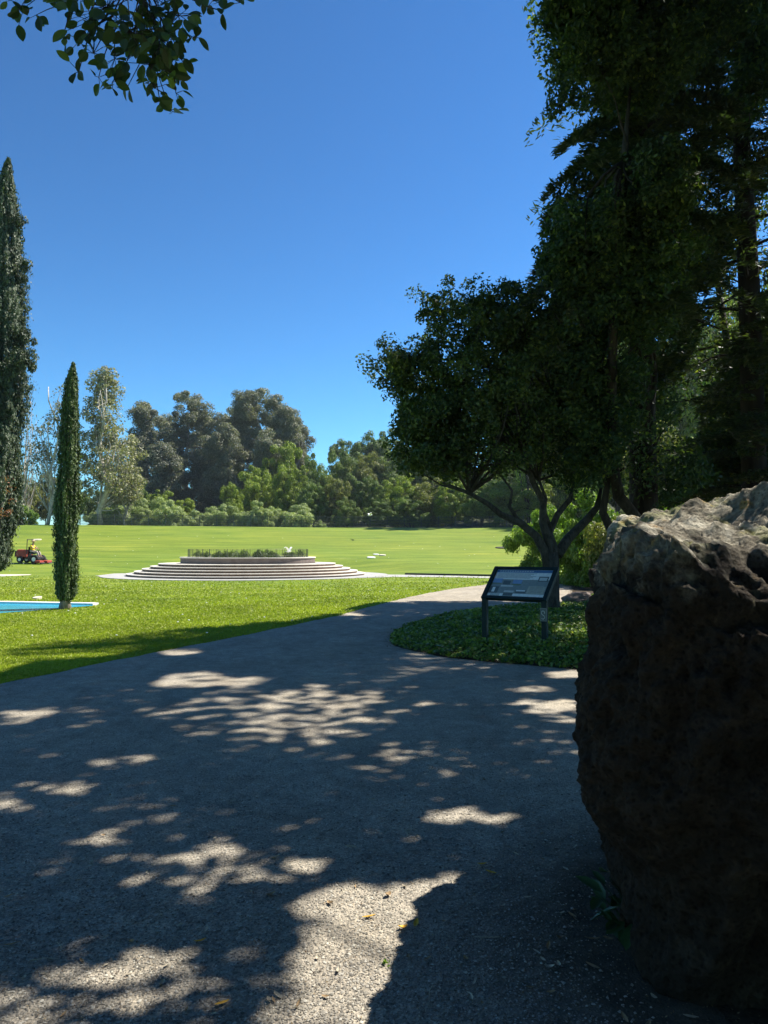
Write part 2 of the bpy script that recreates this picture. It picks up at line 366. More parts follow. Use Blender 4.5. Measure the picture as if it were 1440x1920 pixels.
def pip(px, py, poly):
    poly = np.array(poly); inside = np.zeros(px.shape, bool); j = len(poly) - 1
    for i in range(len(poly)):
        xi, yi = poly[i]; xj, yj = poly[j]
        if yi != yj:
            c = ((yi > py) != (yj > py)) & (px < (xj - xi) * (py - yi) / (yj - yi) + xi)
            inside ^= c
        j = i
    return inside

# pool
pool_near = [G(-260, 1168), G(-120, 1160), G(0, 1151), G(60, 1146.5), G(110, 1142), G(140, 1139.5), G(174, 1137)]
pool_far = [G(174, 1135.8), G(0, 1132.5), G(-260, 1130)]
pool_poly = smooth_pts(pool_near) + pool_far
pool = empty('pool', (pool_near[2][0], pool_near[2][1], 0), 0, 'shallow turquoise pool with a white far rim behind the small cypress', 'pool')
def rel(poly, o): return [(p[0] - o.location.x, p[1] - o.location.y) for p in poly]
s_ = sheet('water', rel(pool_poly, pool), .02, M['pool'], None, parent=pool)
g = Geo(); fp = rel(pool_far, pool)
for a_, b_ in zip(fp[:-1], fp[1:]):
    a_, b_ = Vector((*a_, 0)), Vector((*b_, 0)); d = (b_ - a_); n_ = Vector((d.y, -d.x, 0)).normalized() * .28
    if n_.y < 0: n_ = -n_
    up = Vector((0, 0, .07)); g.add([a_, b_, b_ + n_, a_ + n_, a_ + up, b_ + up, b_ + n_ + up, a_ + n_ + up], [(0, 1, 5, 4), (4, 5, 6, 7), (1, 2, 6, 5), (2, 3, 7, 6), (3, 0, 4, 7)])
g.build('rim', M['white'], pool)

# ------------------------------------------------------------------ stepped plinth
def ring_wall(g, r0, r1, z0, z1, n=96, mi_side=0, mi_top=1):
    vs = []; fs = []
    for k in range(n):
        c, s = math.cos(2 * math.pi * k / n), math.sin(2 * math.pi * k / n)
        vs += [(r1 * c, r1 * s, z0), (r1 * c, r1 * s, z1), (r0 * c, r0 * s, z1), (r0 * c, r0 * s, z0)]
    side = []; top = []
    for k in range(n):
        a = 4 * k; b = 4 * ((k + 1) % n)
        side += [(a, b, b + 1, a + 1), (a + 3, a + 2, b + 2, b + 3)]; top.append((a + 1, b + 1, b + 2, a + 2))
    base = len(g.v); g.add(vs, side, mi_side); g.f += [tuple(i + base for i in f) for f in top]; g.m += [mi_top] * n
    return g
walk = Geo(); ring_wall(walk, 6.9, 8.7, -.3, .03)
wo_ = walk.build('paving', [M['paving'], M['paving']]); wo_.location = (PLX, PLY, 0); tag(wo_, 'pale paved ring around the steps', None, None, 'structure')
pl = empty('stepped_plinth', (PLX, PLY, 0), 0, 'round pale stone plinth with five steps and a planter wall on the lawn', 'plinth')
for k, r in enumerate((7.25, 6.8, 6.34, 5.88, 5.42)):
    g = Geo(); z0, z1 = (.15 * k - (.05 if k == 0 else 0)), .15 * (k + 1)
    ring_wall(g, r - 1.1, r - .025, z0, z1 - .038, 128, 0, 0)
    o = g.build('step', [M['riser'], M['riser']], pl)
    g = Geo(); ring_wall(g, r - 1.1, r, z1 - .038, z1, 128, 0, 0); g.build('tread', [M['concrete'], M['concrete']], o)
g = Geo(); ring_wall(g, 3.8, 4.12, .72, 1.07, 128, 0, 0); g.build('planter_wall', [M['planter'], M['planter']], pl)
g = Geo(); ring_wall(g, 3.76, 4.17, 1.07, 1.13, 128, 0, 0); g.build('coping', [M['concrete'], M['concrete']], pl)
g = Geo(); g.tube([(0, 0, .7), (0, 0, 1.05)], [3.82, 3.82], 48); g.build('planter_soil', M['soil'], pl)
fe = empty('planter_railing', (PLX, PLY, 1.13), 0, 'thin dark wire railing ringing the planter on top of the plinth', 'railing')
g = Geo(); n = 40
for k in range(n):
    t = 2 * math.pi * k / n; c, s = 3.68 * math.cos(t), 3.68 * math.sin(t)
    pg = Geo().box((c, s, .23), (.022, .022, .5)); pg.build('post', M['wire'], fe)
for zz in (.12, .48):
    pts = [(3.68 * math.cos(2 * math.pi * k / 64), 3.68 * math.sin(2 * math.pi * k / 64), zz) for k in range(65)]; g.tube(pts, .007, 5, cap=False)
for k in range(150):
    t = 2 * math.pi * k / 150; c, s = 3.68 * math.cos(t), 3.68 * math.sin(t); g.box((c, s, .24), (.006, .006, .48))
g.build('wire_mesh', M['wire'], fe)

# side walk running right from the plinth, light strips on the lawn
walk_r = [G(690, 1077), G(760, 1078), G(840, 1079.5), G(930, 1081.5), G(1010, 1083)]
walk_n = [G(1010, 1086.5), G(930, 1084.5), G(840, 1082.5), G(740, 1082), G(670, 1084)]
sheet('paving', walk_r + walk_n, .012, M['paving'], 'structure', 'narrow pale walk running right from the steps')
sheet('paving', [G(178, 1080), G(215, 1075.5), G(262, 1075), G(250, 1084), G(215, 1084)], .012, M['paving'], 'structure', 'pale paving left of the steps')
sheet('paving', [G(-80, 1078), G(62, 1076), G(56, 1078.5), G(0, 1081), G(-80, 1084)], .012, M['sand'], 'structure', 'pale path end on the lawn at left')
gk = Geo(); a0 = Vector((*G(760, 1077.6), .03)); a1 = Vector((*G(1000, 1082), .03))
gk.tube([a0, a1], .09, 6); tag(gk.build('edging', M['lid']), 'low dark edging strip along the far side of the narrow walk', 'edging')

# ------------------------------------------------------------------ leaves, crowns and limbs
def unit(a): return a / np.maximum(np.linalg.norm(a, axis=1, keepdims=True), 1e-9)
def leaves(rng, P, N, L, W, fold=False, along=None, jit=.7):
    """leaf faces at P with preferred normals N; L, W length and width"""
    n = len(P); nn = unit(N + rng.normal(0, jit, (n, 3)))
    d = rng.normal(0, 1, (n, 3)) if along is None else along + rng.normal(0, .35, (n, 3))
    a = unit(d - nn * np.sum(d * nn, 1, keepdims=True)); b = np.cross(nn, a)
    s = rng.uniform(.65, 1.3, (n, 1)); L = L * s; W = W * s
    rnd = rng.random(n)
    if not fold:
        V = np.stack([P - a * L / 2, P + b * W / 2 - a * L * .08, P + a * L / 2, P - b * W / 2 - a * L * .08], 1).reshape(-1, 3)
        return V, np.arange(4 * n).reshape(n, 4), rnd
    up = nn * W * .18
    V = np.stack([P - a * L / 2, P - a * L * .22 + b * W * .44 + up, P + a * L * .2 + b * W * .40 + up, P + a * L / 2, P + a * L * .2 - b * W * .40 + up, P - a * L * .22 - b * W * .44 + up], 1).reshape(-1, 3)
    k = 6 * np.arange(n)[:, None]
    Fq = np.concatenate([k + np.array([[0, 1, 2, 3]]), k + np.array([[0, 3, 4, 5]])], 0)
    return V, Fq, np.concatenate([rnd, rnd])
def join(parts):
    Vs, Fs, Rs, b = [], [], [], 0
    for V, Fq, r in parts: Vs.append(V); Fs.append(Fq + b); Rs.append(r); b += len(V)
    return np.concatenate(Vs), np.concatenate(Fs), np.concatenate(Rs)
def sph(rng, n): return unit(rng.normal(0, 1, (n, 3)))
def puffs(rng, blobs, n, r, shell=.75):
    """centres of small leafy puffs inside a list of ellipsoids (x,y,z,rx,ry,rz)"""
    B = np.array(blobs, float); wgt = (B[:, 3] * B[:, 4] * B[:, 5]) ** .7; k = rng.choice(len(B), n, p=wgt / wgt.sum())
    u = sph(rng, n); rad = np.where(rng.random(n) < shell, rng.uniform(.72, 1.0, n), rng.uniform(.1, .8, n))[:, None]
    return B[k, :3] + u * B[k, 3:] * rad, unit(u / B[k, 3:])
def puff_leaves(rng, C, pr, per, L, W, flat=.75, fold=False, jit=.6):
    m = len(C); pr = pr * rng.uniform(.6, 1.3, m) if np.isscalar(pr) else pr
    k = np.repeat(np.arange(m), per); u = sph(rng, len(k)); u[:, 2] = np.where(rng.random(len(k)) < .3, np.abs(u[:, 2]), u[:, 2])
    rad = rng.uniform(.55, 1.05, len(k))[:, None]
    P = C[k] + u * rad * pr[k][:, None] * np.array([1, 1, flat])
    return P, u + np.array([0, 0, .35])
def limb(g, p0, p1, r0, r1, rng, sag=.15, n=5, sides=7):
    p0, p1 = np.array(p0, float), np.array(p1, float); L = np.linalg.norm(p1 - p0); pts = []; rr = []
    off = rng.normal(0, .09 * L, 3)
    for j in range(n + 1):
        t = j / n; p = p0 + (p1 - p0) * t + off * math.sin(math.pi * t) + np.array([0, 0, sag * L * math.sin(math.pi * t)]) + (rng.normal(0, .02 * L, 3) if 0 < j < n else 0)
        pts.append(p); rr.append(r0 + (r1 - r0) * t)
    g.tube(pts, rr, sides); return pts

LINE = [(0, 1262), (60, 1243), (200, 1233), (300, 1213), (440, 1183), (560, 1163), (700, 1130), (760, 1127), (905, 1127)]
PATCH = [  # sun patches on the gravel, photo px: cx, cy, rx, ry, strength
    (520, 1345, 205, 48, .93), (600, 1310, 110, 14, .8), (378, 1277, 90, 13, .95), (190, 1581, 48, 12, .95), (430, 1635, 190, 46, .8),
    (700, 1714, 150, 50, 1), (870, 1674, 120, 32, 1), (650, 1830, 100, 100, 1), (560, 1900, 90, 40, .7), (875, 1533, 84, 15, 1), (230, 1840, 150, 60, .85), (60, 1900, 110, 40, .8),
    (130, 1770, 120, 25, .6), (1020, 1325, 60, 12, .95), (1070, 1265, 45, 6, 1), (1000, 1293, 50, 5, .95), (1060, 1350, 40, 8, .9), (210, 1430, 50, 10, .9),
    (100, 1477, 70, 12, .8), (275, 1422, 26, 6, .9), (712, 1176, 40, 5, .95), (338, 1222, 34, 6, 1), (30, 1345, 55, 12, .8), (10, 1500, 25, 14, .8), (820, 1322, 45, 6, .8), (740, 1420, 40, 9, .6),
    (880, 1163, 150, 12, .45), (1060, 1170, 60, 20, .9), (1075, 1208, 50, 16, .9), (1080, 1130, 40, 14, .9), (930, 1190, 110, 10, .5), (80, 1410, 40, 8, .6), (960, 1650, 45, 15, 1), (800, 1712, 110, 40, 1), (700, 1900, 50, 40, 1), (340, 1690, 60, 14, .7), (620, 1420, 40, 8, .5), (850, 1440, 26, 5, .6), (1060, 1410, 40, 7, .6)]
def sunfilter(P, rng, slack=0):
    """keeps foliage out of the shafts where the photo's sun reaches the ground"""
    g_ = P.copy(); g_[:, 0] -= SHX * P[:, 2]; g_[:, 1] -= SHY * P[:, 2]; g_[:, 2] = 0
    px, py = proj(g_); L = np.array(LINE); ly = np.interp(px, L[:, 0], L[:, 1]); keep = np.ones(len(P), bool); vis = g_[:, 1] > .8
    keep &= ~(vis & (py < ly - slack) & (px < 905) & (px > -900) & (g_[:, 1] < 70))
    u = rng.random(len(P))
    bx_ = P[:, 0] - SHX * (P[:, 2] - 1.7); by_ = P[:, 1] - SHY * (P[:, 2] - 1.7)
    keep &= ~((bx_ > 1.0) & (bx_ < 4.2) & (by_ > 2.3) & (by_ < 4.15) & (u < .97))
    wob = .35 * np.sin(px * .045 + py * .11) + .3 * np.sin(px * .09 - py * .19 + 2) + .2 * np.sin(px * .021 + py * .33 + 1)
    stk = .5 + .5 * np.sin(py * .42 + 1.6 * np.sin(px * .018) + px * .012)
    for cx, cy, rx, ry, s in PATCH:
        q = ((px - cx) / (rx * 1.08)) ** 2 + ((py - cy) / (ry * 1.15)) ** 2
        keep &= ~(vis & (q + wob * min(1, 14 / ry + .5) < 1) & (u < s * (1 - .4 * stk * (rx > 150) * (py < 1420))))
    return keep

def crown_obj(name, parts, mat, parent):
    V, Fq, r = join(parts); return link(name, np_mesh(name, V, Fq, r), mat, parent)

# ---- generic distant trees: prototypes around the origin, unit height 1 => scaled copies
def proto_crown(seed, blobs, npuff, pr, per, L, W, shell=.8, jit=.55):
    rng = np.random.default_rng(seed); C, _ = puffs(rng, blobs, npuff, pr, shell)
    P, N = puff_leaves(rng, C, pr, per, L, W, .7); V, Fq, r = leaves(rng, P, N, L, W, jit=jit)
    return np_mesh('crown', V, Fq, r), C
def proto_trunk(seed, C, h0, r0, zc, nl=7, sides=7):
    rng = np.random.default_rng(seed + 500); g = Geo()
    tp = (rng.normal(0, .02), rng.normal(0, .02), zc)
    pts = limb(g, (0, 0, -.08), tp, r0, r0 * .55, rng, 0, 5, sides)
    for j in rng.choice(len(C), min(nl, len(C)), replace=False):
        st = pts[rng.integers(2, len(pts))]; limb(g, st, C[j], r0 * .4, r0 * .07, rng, .05, 4, 5)
    me = bpy.data.meshes.new('trunk'); me.from_pydata(g.v, [], g.f); me.update(); return me
OAKB = [(0, 0, .62, .42, .42, .34), (-.25, .05, .48, .26, .28, .22), (.25, -.05, .5, .27, .28, .24), (0, -.2, .38, .32, .28, .2), (.05, .1, .8, .25, .25, .18)]
TALLB = [(0, 0, .8, .2, .2, .2), (-.12, 0, .62, .2, .22, .2), (.14, .05, .58, .2, .2, .2), (0, -.05, .4, .24, .24, .2), (-.05, .05, .92, .1, .1, .08)]
BUSHB = [(0, 0, .42, .55, .5, .45), (-.4, 0, .32, .4, .4, .34), (.4, .05, .34, .42, .4, .36), (.1, -.1, .65, .3, .3, .3)]
PRO = {}
for kind, blobs, npf, pr, per, L, W, seeds in (
        ('oak', OAKB, 130, .085, 330, .023, .015, (1, 2, 3)), ('bush', BUSHB, 80, .14, 380, .045, .022, (6, 7))):
    for s in seeds:
        me, C = proto_crown(s, blobs, npf, pr, per, L, W); PRO.setdefault(kind, []).append((me, proto_trunk(s, C, 0, {'oak': .03, 'bush': .02}[kind], .45 if kind != 'bush' else .25)))
pcount = {}
def far_tree(kind, px, y, top, hw, leaf, bark_, label, cat='tree', group=None, name=None, hmin=None):
    """stands on the terrain at column px and depth y; reaches photo row top; hw = half width in photo px"""
    x = (px - 720) / F * y; zb = float(zt(x, y)); ztop = at(px, top, y)[2]; h = ztop - zb
    if hmin: 
        h = min(h, hmin) if h > hmin else h
        zb = ztop - h
        zb = max(zb, float(zt(x, y)))
    if kind == 'bush': h *= 1.12; hw *= 1.2
    wd = hw / F * y
    k = pcount.get(kind, 0); pcount[kind] = k + 1; cm, tm = PRO[kind][k % len(PRO[kind])]
    base_w = {'oak': .47, 'tall': .34, 'bush': .85}[kind]
    e = empty(name or {'bush': 'bush'}.get(kind, 'tree'), (x, y, zb - .2), 0, label, cat, group)
    rz = (k * 2.399) % 6.283
    for nm, me, mt in (('crown', cm, leaf), ('trunk', tm, bark_)):
        key = me.name + mt.name
        m2 = bpy.data.meshes.get(key)
        if m2 is None: m2 = me.copy(); m2.name = key; m2.materials.clear(); m2.materials.append(mt)
        o = bpy.data.objects.new(nm, m2); COL.objects.link(o); o.parent = e; o.rotation_euler = (0, 0, rz); o.scale = (wd / base_w, wd / base_w, h / .97)
    return e

# eucalyptus group (left centre)
EU = [(268, 128, 758, 34, 'narrow leaning crown left of the grove'), (345, 134, 732, 62, 'broad domed crown of the left half'), (410, 142, 770, 44, 'lower crown in the middle of the grove'),
      (470, 136, 728, 58, 'broad crown of the right half'), (520, 132, 742, 40, 'crown dropping to the right end'), (560, 144, 792, 30, 'lowest crown at the right end'),
      (385, 150, 762, 50, 'tall crown at the back between the two domes'), (310, 148, 775, 46, 'crown at the back left'), (445, 152, 758, 50, 'tall crown at the back right of the gap'), (540, 140, 775, 40, 'rounded crown at the right shoulder'),
      (300, 122, 830, 36, 'shorter tree in front of the left half'), (420, 126, 800, 46, 'shorter dark tree in front of the middle'), (500, 124, 810, 40, 'shorter tree in front of the right half')]
for k, (px, y, top, hw, d) in enumerate(EU):
    x = (px - 720) / F * y; zb = float(zt(x, y)); H = at(px, top, y)[2] - zb; wd = hw / F * y
    rng = np.random.default_rng(40 + k)
    e = empty('eucalyptus_tree', (x, y, zb), 0, 'tall grey-green eucalyptus, ' + d, 'tree', 'eucalyptus grove beyond the fence')
    bl = [(rng.uniform(-.5, .5) * wd, rng.uniform(-.5, .5) * wd, H * t, wd * rng.uniform(.45, .68), wd * .55, H * rng.uniform(.07, .12)) for t in np.linspace(.12, .86, 14)]
    bl.append((0, 0, H * .9, wd * .55, wd * .55, H * .1))
    C, _ = puffs(rng, bl, 150, 1.4, .7); P, N = puff_leaves(rng, C, 1.15, 420, 0, 0, .8)
    crown_obj('crown', [leaves(rng, P, N, .30, .16, jit=.75)], M['euc_leaf'], e)
    g = Geo(); pts = limb(g, (0, 0, -.3), (rng.uniform(-1, 1), 0, H * .8), .55, .16, rng, 0, 7, 8)
    for j in rng.choice(len(C), 9, replace=False): limb(g, pts[int(rng.integers(2, 7))], C[j], .2, .05, rng, .03, 4, 6)
    g.build('trunk', M['bark_euc'], e, True)

# sycamores and poplar at left, loose crowns with sky between the leaves
def loose_tree(px, y, top, base_hw, leaf, bark_, label, seed, npf, per, L, pr, prof, name='sycamore_tree', fork=0, r0=.35):
    x = (px - 720) / F * y; zb = float(zt(x, y)); H = at(px, top, y)[2] - zb; rng = np.random.default_rng(seed)
    e = empty(name, (x, y, zb), 0, label, 'tree')
    wd = base_hw / F * y; bl = [(dx * wd, rng.uniform(-.3, .3) * wd, t * H, rw * wd, rw * wd, .075 * H) for t, dx, rw in prof]
    C, _ = puffs(rng, bl, npf, pr, .6); P, N = puff_leaves(rng, C, pr, per, 0, 0, .8)
    crown_obj('crown', [leaves(rng, P, N, L, L * .62, jit=.9)], leaf, e)
    g = Geo(); top_ = (rng.uniform(-.3, .3), 0, H * .95); pts = limb(g, (0, 0, -.3), top_, r0, .05, rng, 0, 9, 8)
    for j in rng.choice(len(C), 34, replace=False):
        zt_ = C[j][2] / H; i0 = int(np.clip(zt_ * 9 - 2, 1, 7)); limb(g, pts[i0], C[j], r0 * .28, .02, rng, -.02, 4, 5)
    g.build('trunk', bark_, e, True); return e
loose_tree(190, 93, 672, 46, M['sycamore_leaf'], M['bark_pale'], 'tall pale-leaved sycamore with white trunk right of the small cypress', 11, 230, 75, .30, .95,
           [(.93, .05, .35), (.85, .1, .62), (.76, .0, .72), (.67, .1, .85), (.58, -.1, 1.0), (.49, .05, 1.08), (.4, .25, 1.2), (.31, .1, 1.25), (.22, .35, 1.05)])
loose_tree(88, 90, 712, 30, M['poplar_leaf'], M['bark_pale'], 'thin half-bare tree with pale twigs between the two cypresses', 12, 105, 22, .26, .75,
           [(.93, .7, .3), (.82, .6, .42), (.72, .4, .55), (.62, -.1, .9), (.52, -.5, 1.0), (.43, -.2, 1.0)], 'poplar_tree', r0=.24)
loose_tree(236, 96, 818, 26, M['sycamore_leaf'], M['bark_pale'], 'slim pale sycamore standing before the eucalyptus grove', 13, 90, 60, .3, .8,
           [(.92, 0, .6), (.8, .2, 1.0), (.65, -.2, 1.1), (.5, .3, 1.2), (.36, 0, 1.0)], r0=.16)
loose_tree(52, 94, 740, 18, M['poplar_leaf'], M['bark_pale'], 'bare twiggy tree showing just right of the tall cypress', 14, 40, 12, .22, .7, [(.9, 0, .6), (.75, 0, 1.0), (.6, .2, 1.1), (.45, 0, 1)], 'poplar_tree', r0=.14)

# willow row along the fence
for k, (px, y, top, hw, d) in enumerate(((205, 97, 950, 42, 'leftmost, beside the sycamore trunk'), (262, 99, 938, 40, 'second from the left'), (318, 97, 936, 44, 'under the grove, third from the left'),
        (365, 99, 958, 30, 'low one in the middle of the row'), (430, 98, 946, 36, 'wide one right of the middle'), (482, 97, 942, 38, 'one behind the left half of the planter'), (555, 96, 945, 46, 'round one behind the right end of the planter'), (600, 95, 975, 16, 'smallest, at the right end of the row'), (234, 100, 946, 34, 'between the two leftmost'), (395, 101, 952, 36, 'behind the low middle one'), (517, 99, 952, 34, 'between the two behind the planter'), (290, 102, 940, 40, 'back one under the grove'))):
    far_tree('bush', px, y, top, hw, M['willow_leaf'], M['bark_dark'], 'light green willow bush by the fence, ' + d, 'bush', 'light green bushes along the fence', 'willow_bush')
FT = [(980, 115, 850, 62, 1, 'seen between the oak stems, left'), (1045, 120, 838, 62, 1, 'seen between the oak stems, right'), (1105, 115, 850, 62, 1, 'behind the leaning oak limb'), (1010, 104, 905, 52, 0, 'low one seen through the oak fork'), (1085, 103, 902, 52, 1, 'low one right of the oak fork'), (940, 125, 835, 62, 1, 'behind the oak trunk, upper'), (1180, 112, 840, 80, 1, 'far one above the boulder shoulder'), (1290, 110, 840, 90, 1, 'far one above the boulder middle'), (1400, 108, 840, 90, 1, 'far one above the boulder top'),
      (300, 108, 916, 34, 0, 'yellow-green tree just above the willow row at left'), (345, 110, 932, 26, 0, 'small tree between willows and grove'),
      (432, 108, 903, 24, 0, 'small bright crown at the left foot of the wooded hill'), (480, 114, 872, 42, 0, 'bright crown in the front of the wooded hill'), (530, 122, 826, 50, 0, 'tallest bright crown at the left of the hill'),
      (545, 110, 872, 42, 0, 'round crown above the planter'), (590, 118, 850, 36, 1, 'crown at the notch of the skyline'), (585, 106, 902, 34, 1, 'low crown behind the round willow'),
      (630, 107, 892, 36, 2, 'brownish crown left of the gull'), (640, 128, 846, 40, 1, 'second row crown right of the notch'), (650, 150, 822, 44, 1, 'ridge crown right of the notch'),
      (695, 158, 812, 44, 1, 'ridge crown in the middle'), (740, 162, 803, 46, 1, 'ridge crown half behind the oak'), (800, 160, 796, 60, 1, 'ridge crown hidden behind the oak'), (685, 130, 850, 46, 2, 'second row crown above the gull'),
      (735, 132, 842, 46, 1, 'second row crown beside the oak'), (692, 109, 893, 40, 1, 'dark front crown above the gull'), (748, 106, 888, 46, 0, 'green front crown right of the gull'), (800, 104, 892, 48, 2, 'olive front crown behind the oak limb'),
      (850, 102, 900, 44, 0, 'front crown behind the lowest oak limb'), (905, 100, 905, 50, 1, 'dark front crown left of the oak trunk'), (960, 98, 890, 55, 1, 'crown seen past the oak trunk'), (790, 135, 840, 60, 1, 'crown behind the hanging oak leaves'),
      (860, 130, 830, 60, 1, 'crown behind the middle of the oak'), (650, 104, 930, 26, 1, 'low shrub-like crown at the fence'), (715, 103, 935, 34, 1, 'low dark crown at the fence'), (770, 101, 932, 40, 1, 'low dark crown under the oak limb'),
      (40, 106, 880, 34, 2, 'dark crown beside the tall cypress'), (85, 112, 884, 30, 2, 'dark crown behind the thin poplar'), (130, 110, 890, 30, 1, 'dark crown behind the small cypress'), (0, 112, 870, 40, 1, 'crown behind the tall cypress'), (170, 108, 912, 26, 1, 'dark crown behind the sycamore trunk'), (215, 112, 900, 30, 1, 'dark crown behind the slim sycamore'), (250, 116, 884, 26, 1, 'dark crown left of the grove')]
for px, y, top, hw, c, d in FT:
    far_tree('oak', px, y, top, hw, (M['forest_leaf'], M['forest_leaf_dark'], M['olive_leaf'])[c], M['bark_dark'], 'evergreen tree beyond the fence, ' + d, 'tree', 'evergreen trees beyond the fence', 'evergreen_tree', 15)
far_tree('bush', 40, 92, 945, 26, M['bright_leaf'], M['bark_dark'], 'yellow-green bush right of the tall cypress at the top of the bank', 'bush', None, 'bush')
far_tree('bush', 32, 90, 968, 13, M['red_leaf'], M['bark_dark'], 'small reddish bush at the top of the bank beside the tall cypress', 'bush', None, 'bush')
# woods on the right behind the oak: lit crowns glimpsed between the dark ones
for px, y, top, hw, c, d in ((985, 96, 575, 70, 0, 'bright crown top showing above the oak'), (1075, 98, 620, 80, 2, 'olive crown left part of the woods'), (1160, 95, 600, 85, 0, 'crown in the middle of the woods'),
        (1250, 99, 540, 90, 2, 'tall crown in the middle of the woods'), (1340, 94, 560, 90, 0, 'crown left of the redwood trunk'), (1430, 97, 480, 95, 0, 'crown behind the redwood'), (1120, 92, 790, 80, 0, 'low crown behind the oak limbs'), (1230, 50, 780, 90, 2, 'low crown above the boulder'), (1360, 48, 790, 100, 0, 'low crown above the boulder top')):
    far_tree('oak', px, y, top, hw, (M['forest_leaf'], M['forest_leaf_dark'], M['olive_leaf'])[c], M['bark_dark'], 'sunlit tree in the right-hand woods, ' + d, 'tree', 'sunlit trees behind the dark ones', 'evergreen_tree', 36)
for px, y, top, hw, c, d in ((1030, 36, 950, 78, 'bright_leaf', 'sunlit, right behind the oak trunk'), (1105, 33, 925, 90, 'bright_leaf', 'sunlit, between the oak limbs'), (1190, 31, 920, 90, 'olive_leaf', 'behind the leaning stems'), (1270, 29, 905, 100, 'bright_leaf', 'above the boulder shoulder'), (1360, 28, 880, 80, 'olive_leaf', 'above the boulder top'), (1440, 30, 860, 80, 'bright_leaf', 'right of the redwood trunk')):
    far_tree('bush', px, y, top, hw, M[c], M['bark_dark'], 'leafy understory bush ' + d, 'bush', 'understory bushes behind the oak', 'bush')

# ---- fence along the top of the bank
def wire_fence():
    pts = [((px - 720) / F * 89.5, 89.5) for px in np.arange(150, 1010, 32)]
    e = empty('wire_fence', (pts[0][0], pts[0][1], float(zt(*pts[0]))), 0, 'long dark wire mesh fence along the top of the grass bank', 'fence')
    o = e.location; P3 = [Vector((x - o.x, y - o.y, float(zt(x, y)) - o.z)) for x, y in pts]
    for p in P3: Geo().box(p + Vector((0, 0, .72)), (.06, .06, 1.5)).build('post', M['wire'], e)
    g = Geo()
    for a, b in zip(P3[:-1], P3[1:]):
        for z in (.25, .6, .95, 1.4): g.tube([a + Vector((0, 0, z)), b + Vector((0, 0, z))], .018, 4, cap=False)
        for j in range(1, 20): g.box(a + (b - a) * j / 20 + Vector((0, 0, .72)), (.016, .016, 1.36))
    g.build('wire_mesh', M['wire'], e)
wire_fence()

# ---- small cypress with its foliage to the ground, and the tall one at the left edge
def cypress(base, H, prof, label, seed, n, L, leaf, trunk_r, ribs=9, tufts=()):
    rng = np.random.default_rng(seed); e = empty('cypress_tree', base, 0, label, 'tree')
    pz = np.array([p[0] for p in prof]); pr = np.array([p[1] for p in prof]); px_ = np.array([p[2] if len(p) > 2 else 0 for p in prof])
    t = rng.random(n * 3); rr = np.interp(t, pz, pr); keep = rng.random(len(t)) < rr / pr.max(); t = t[keep][:n]; rr = rr[keep][:n]
    ph = rng.uniform(0, 2 * math.pi, len(t)); z = t * H
    lump = np.array([noise.noise((math.cos(a) * 2.2, math.sin(a) * 2.2, zz * .9)) for a, zz in zip(ph, z)])
    lump2 = np.array([noise.noise((math.cos(a) * 5, math.sin(a) * 5, zz * .8 + 9)) + .7 * noise.noise((math.cos(a) * 7, math.sin(a) * 7, zz * 3.5)) for a, zz in zip(ph, z)])
    rad = rr * (1 + .34 * lump + .42 * lump2) * np.where(rng.random(len(t)) < .04, rng.uniform(1.0, 1.22, len(t)), rng.uniform(.74, 1.02, len(t)))
    P = np.stack([np.cos(ph) * rad + np.interp(t, pz, px_), np.sin(ph) * rad, z], 1)
    al = np.stack([np.cos(ph) * .35, np.sin(ph) * .35, np.ones(len(t))], 1); N = np.stack([np.cos(ph), np.sin(ph), np.full(len(t), .15)], 1)
    parts = [leaves(rng, P, N, L, L * .42, along=al * 1.2, jit=.5)]
    for (tx, ty, tz, r, m) in tufts:
        c = np.array([[tx, ty, tz]]); Pt, Nt = puff_leaves(rng, np.repeat(c, 8, 0) + rng.normal(0, r * .45, (8, 3)), r * .6, m // 8, 0, 0, 1.3)
        parts.append(leaves(rng, Pt, Nt, L, L * .42, along=np.tile([[.4, 0, 1.0]], (len(Pt), 1)), jit=.5))
    crown_obj('crown', parts, leaf, e)
    g = Geo(); g.tube([(0, 0, -.1), (0, 0, H * .03), (0, 0, H * .9)], [trunk_r * 1.5, trunk_r, .02], 10); g.build('trunk', M['bark_cyp'], e, True)
    return e
bx, by = G(122, 1142)
c1 = cypress((bx, by, 0), at(125, 680, by)[2], [(0, .0), (.03, .1), (.05, .21), (.09, .24), (.13, .26), (.2, .27), (.4, .275), (.6, .25, .01), (.8, .21, .03), (.92, .15, .05), (1, .03, .08)],
        'slim dark cypress column standing at the corner of the turquoise pool', 21, 42000, .075, M['cypress_leaf'], .13)
H2 = at(0, 296, 28)[2]
cypress((-14.75, 28, 0), H2, [(0, .0), (.04, .05), (.055, .38), (.08, .55), (.12, .66), (.2, .76), (.35, .84), (.5, .90), (.6, .86), (.72, .74, .0), (.85, .52, .05), (.94, .28, .1), (1, .05, .18)],
        'very tall broad cypress cut off by the left edge of the picture', 22, 120000, .12, M['big_cypress_leaf'], .14, tufts=((1.2, -.3, at(0, 680, 28)[2], .38, 1500), (.95, 0, at(0, 630, 28)[2], .3, 900), (.75, -.2, at(0, 420, 28)[2], .2, 400), (1.0, -.2, at(0, 500, 28)[2] , .2, 400)))
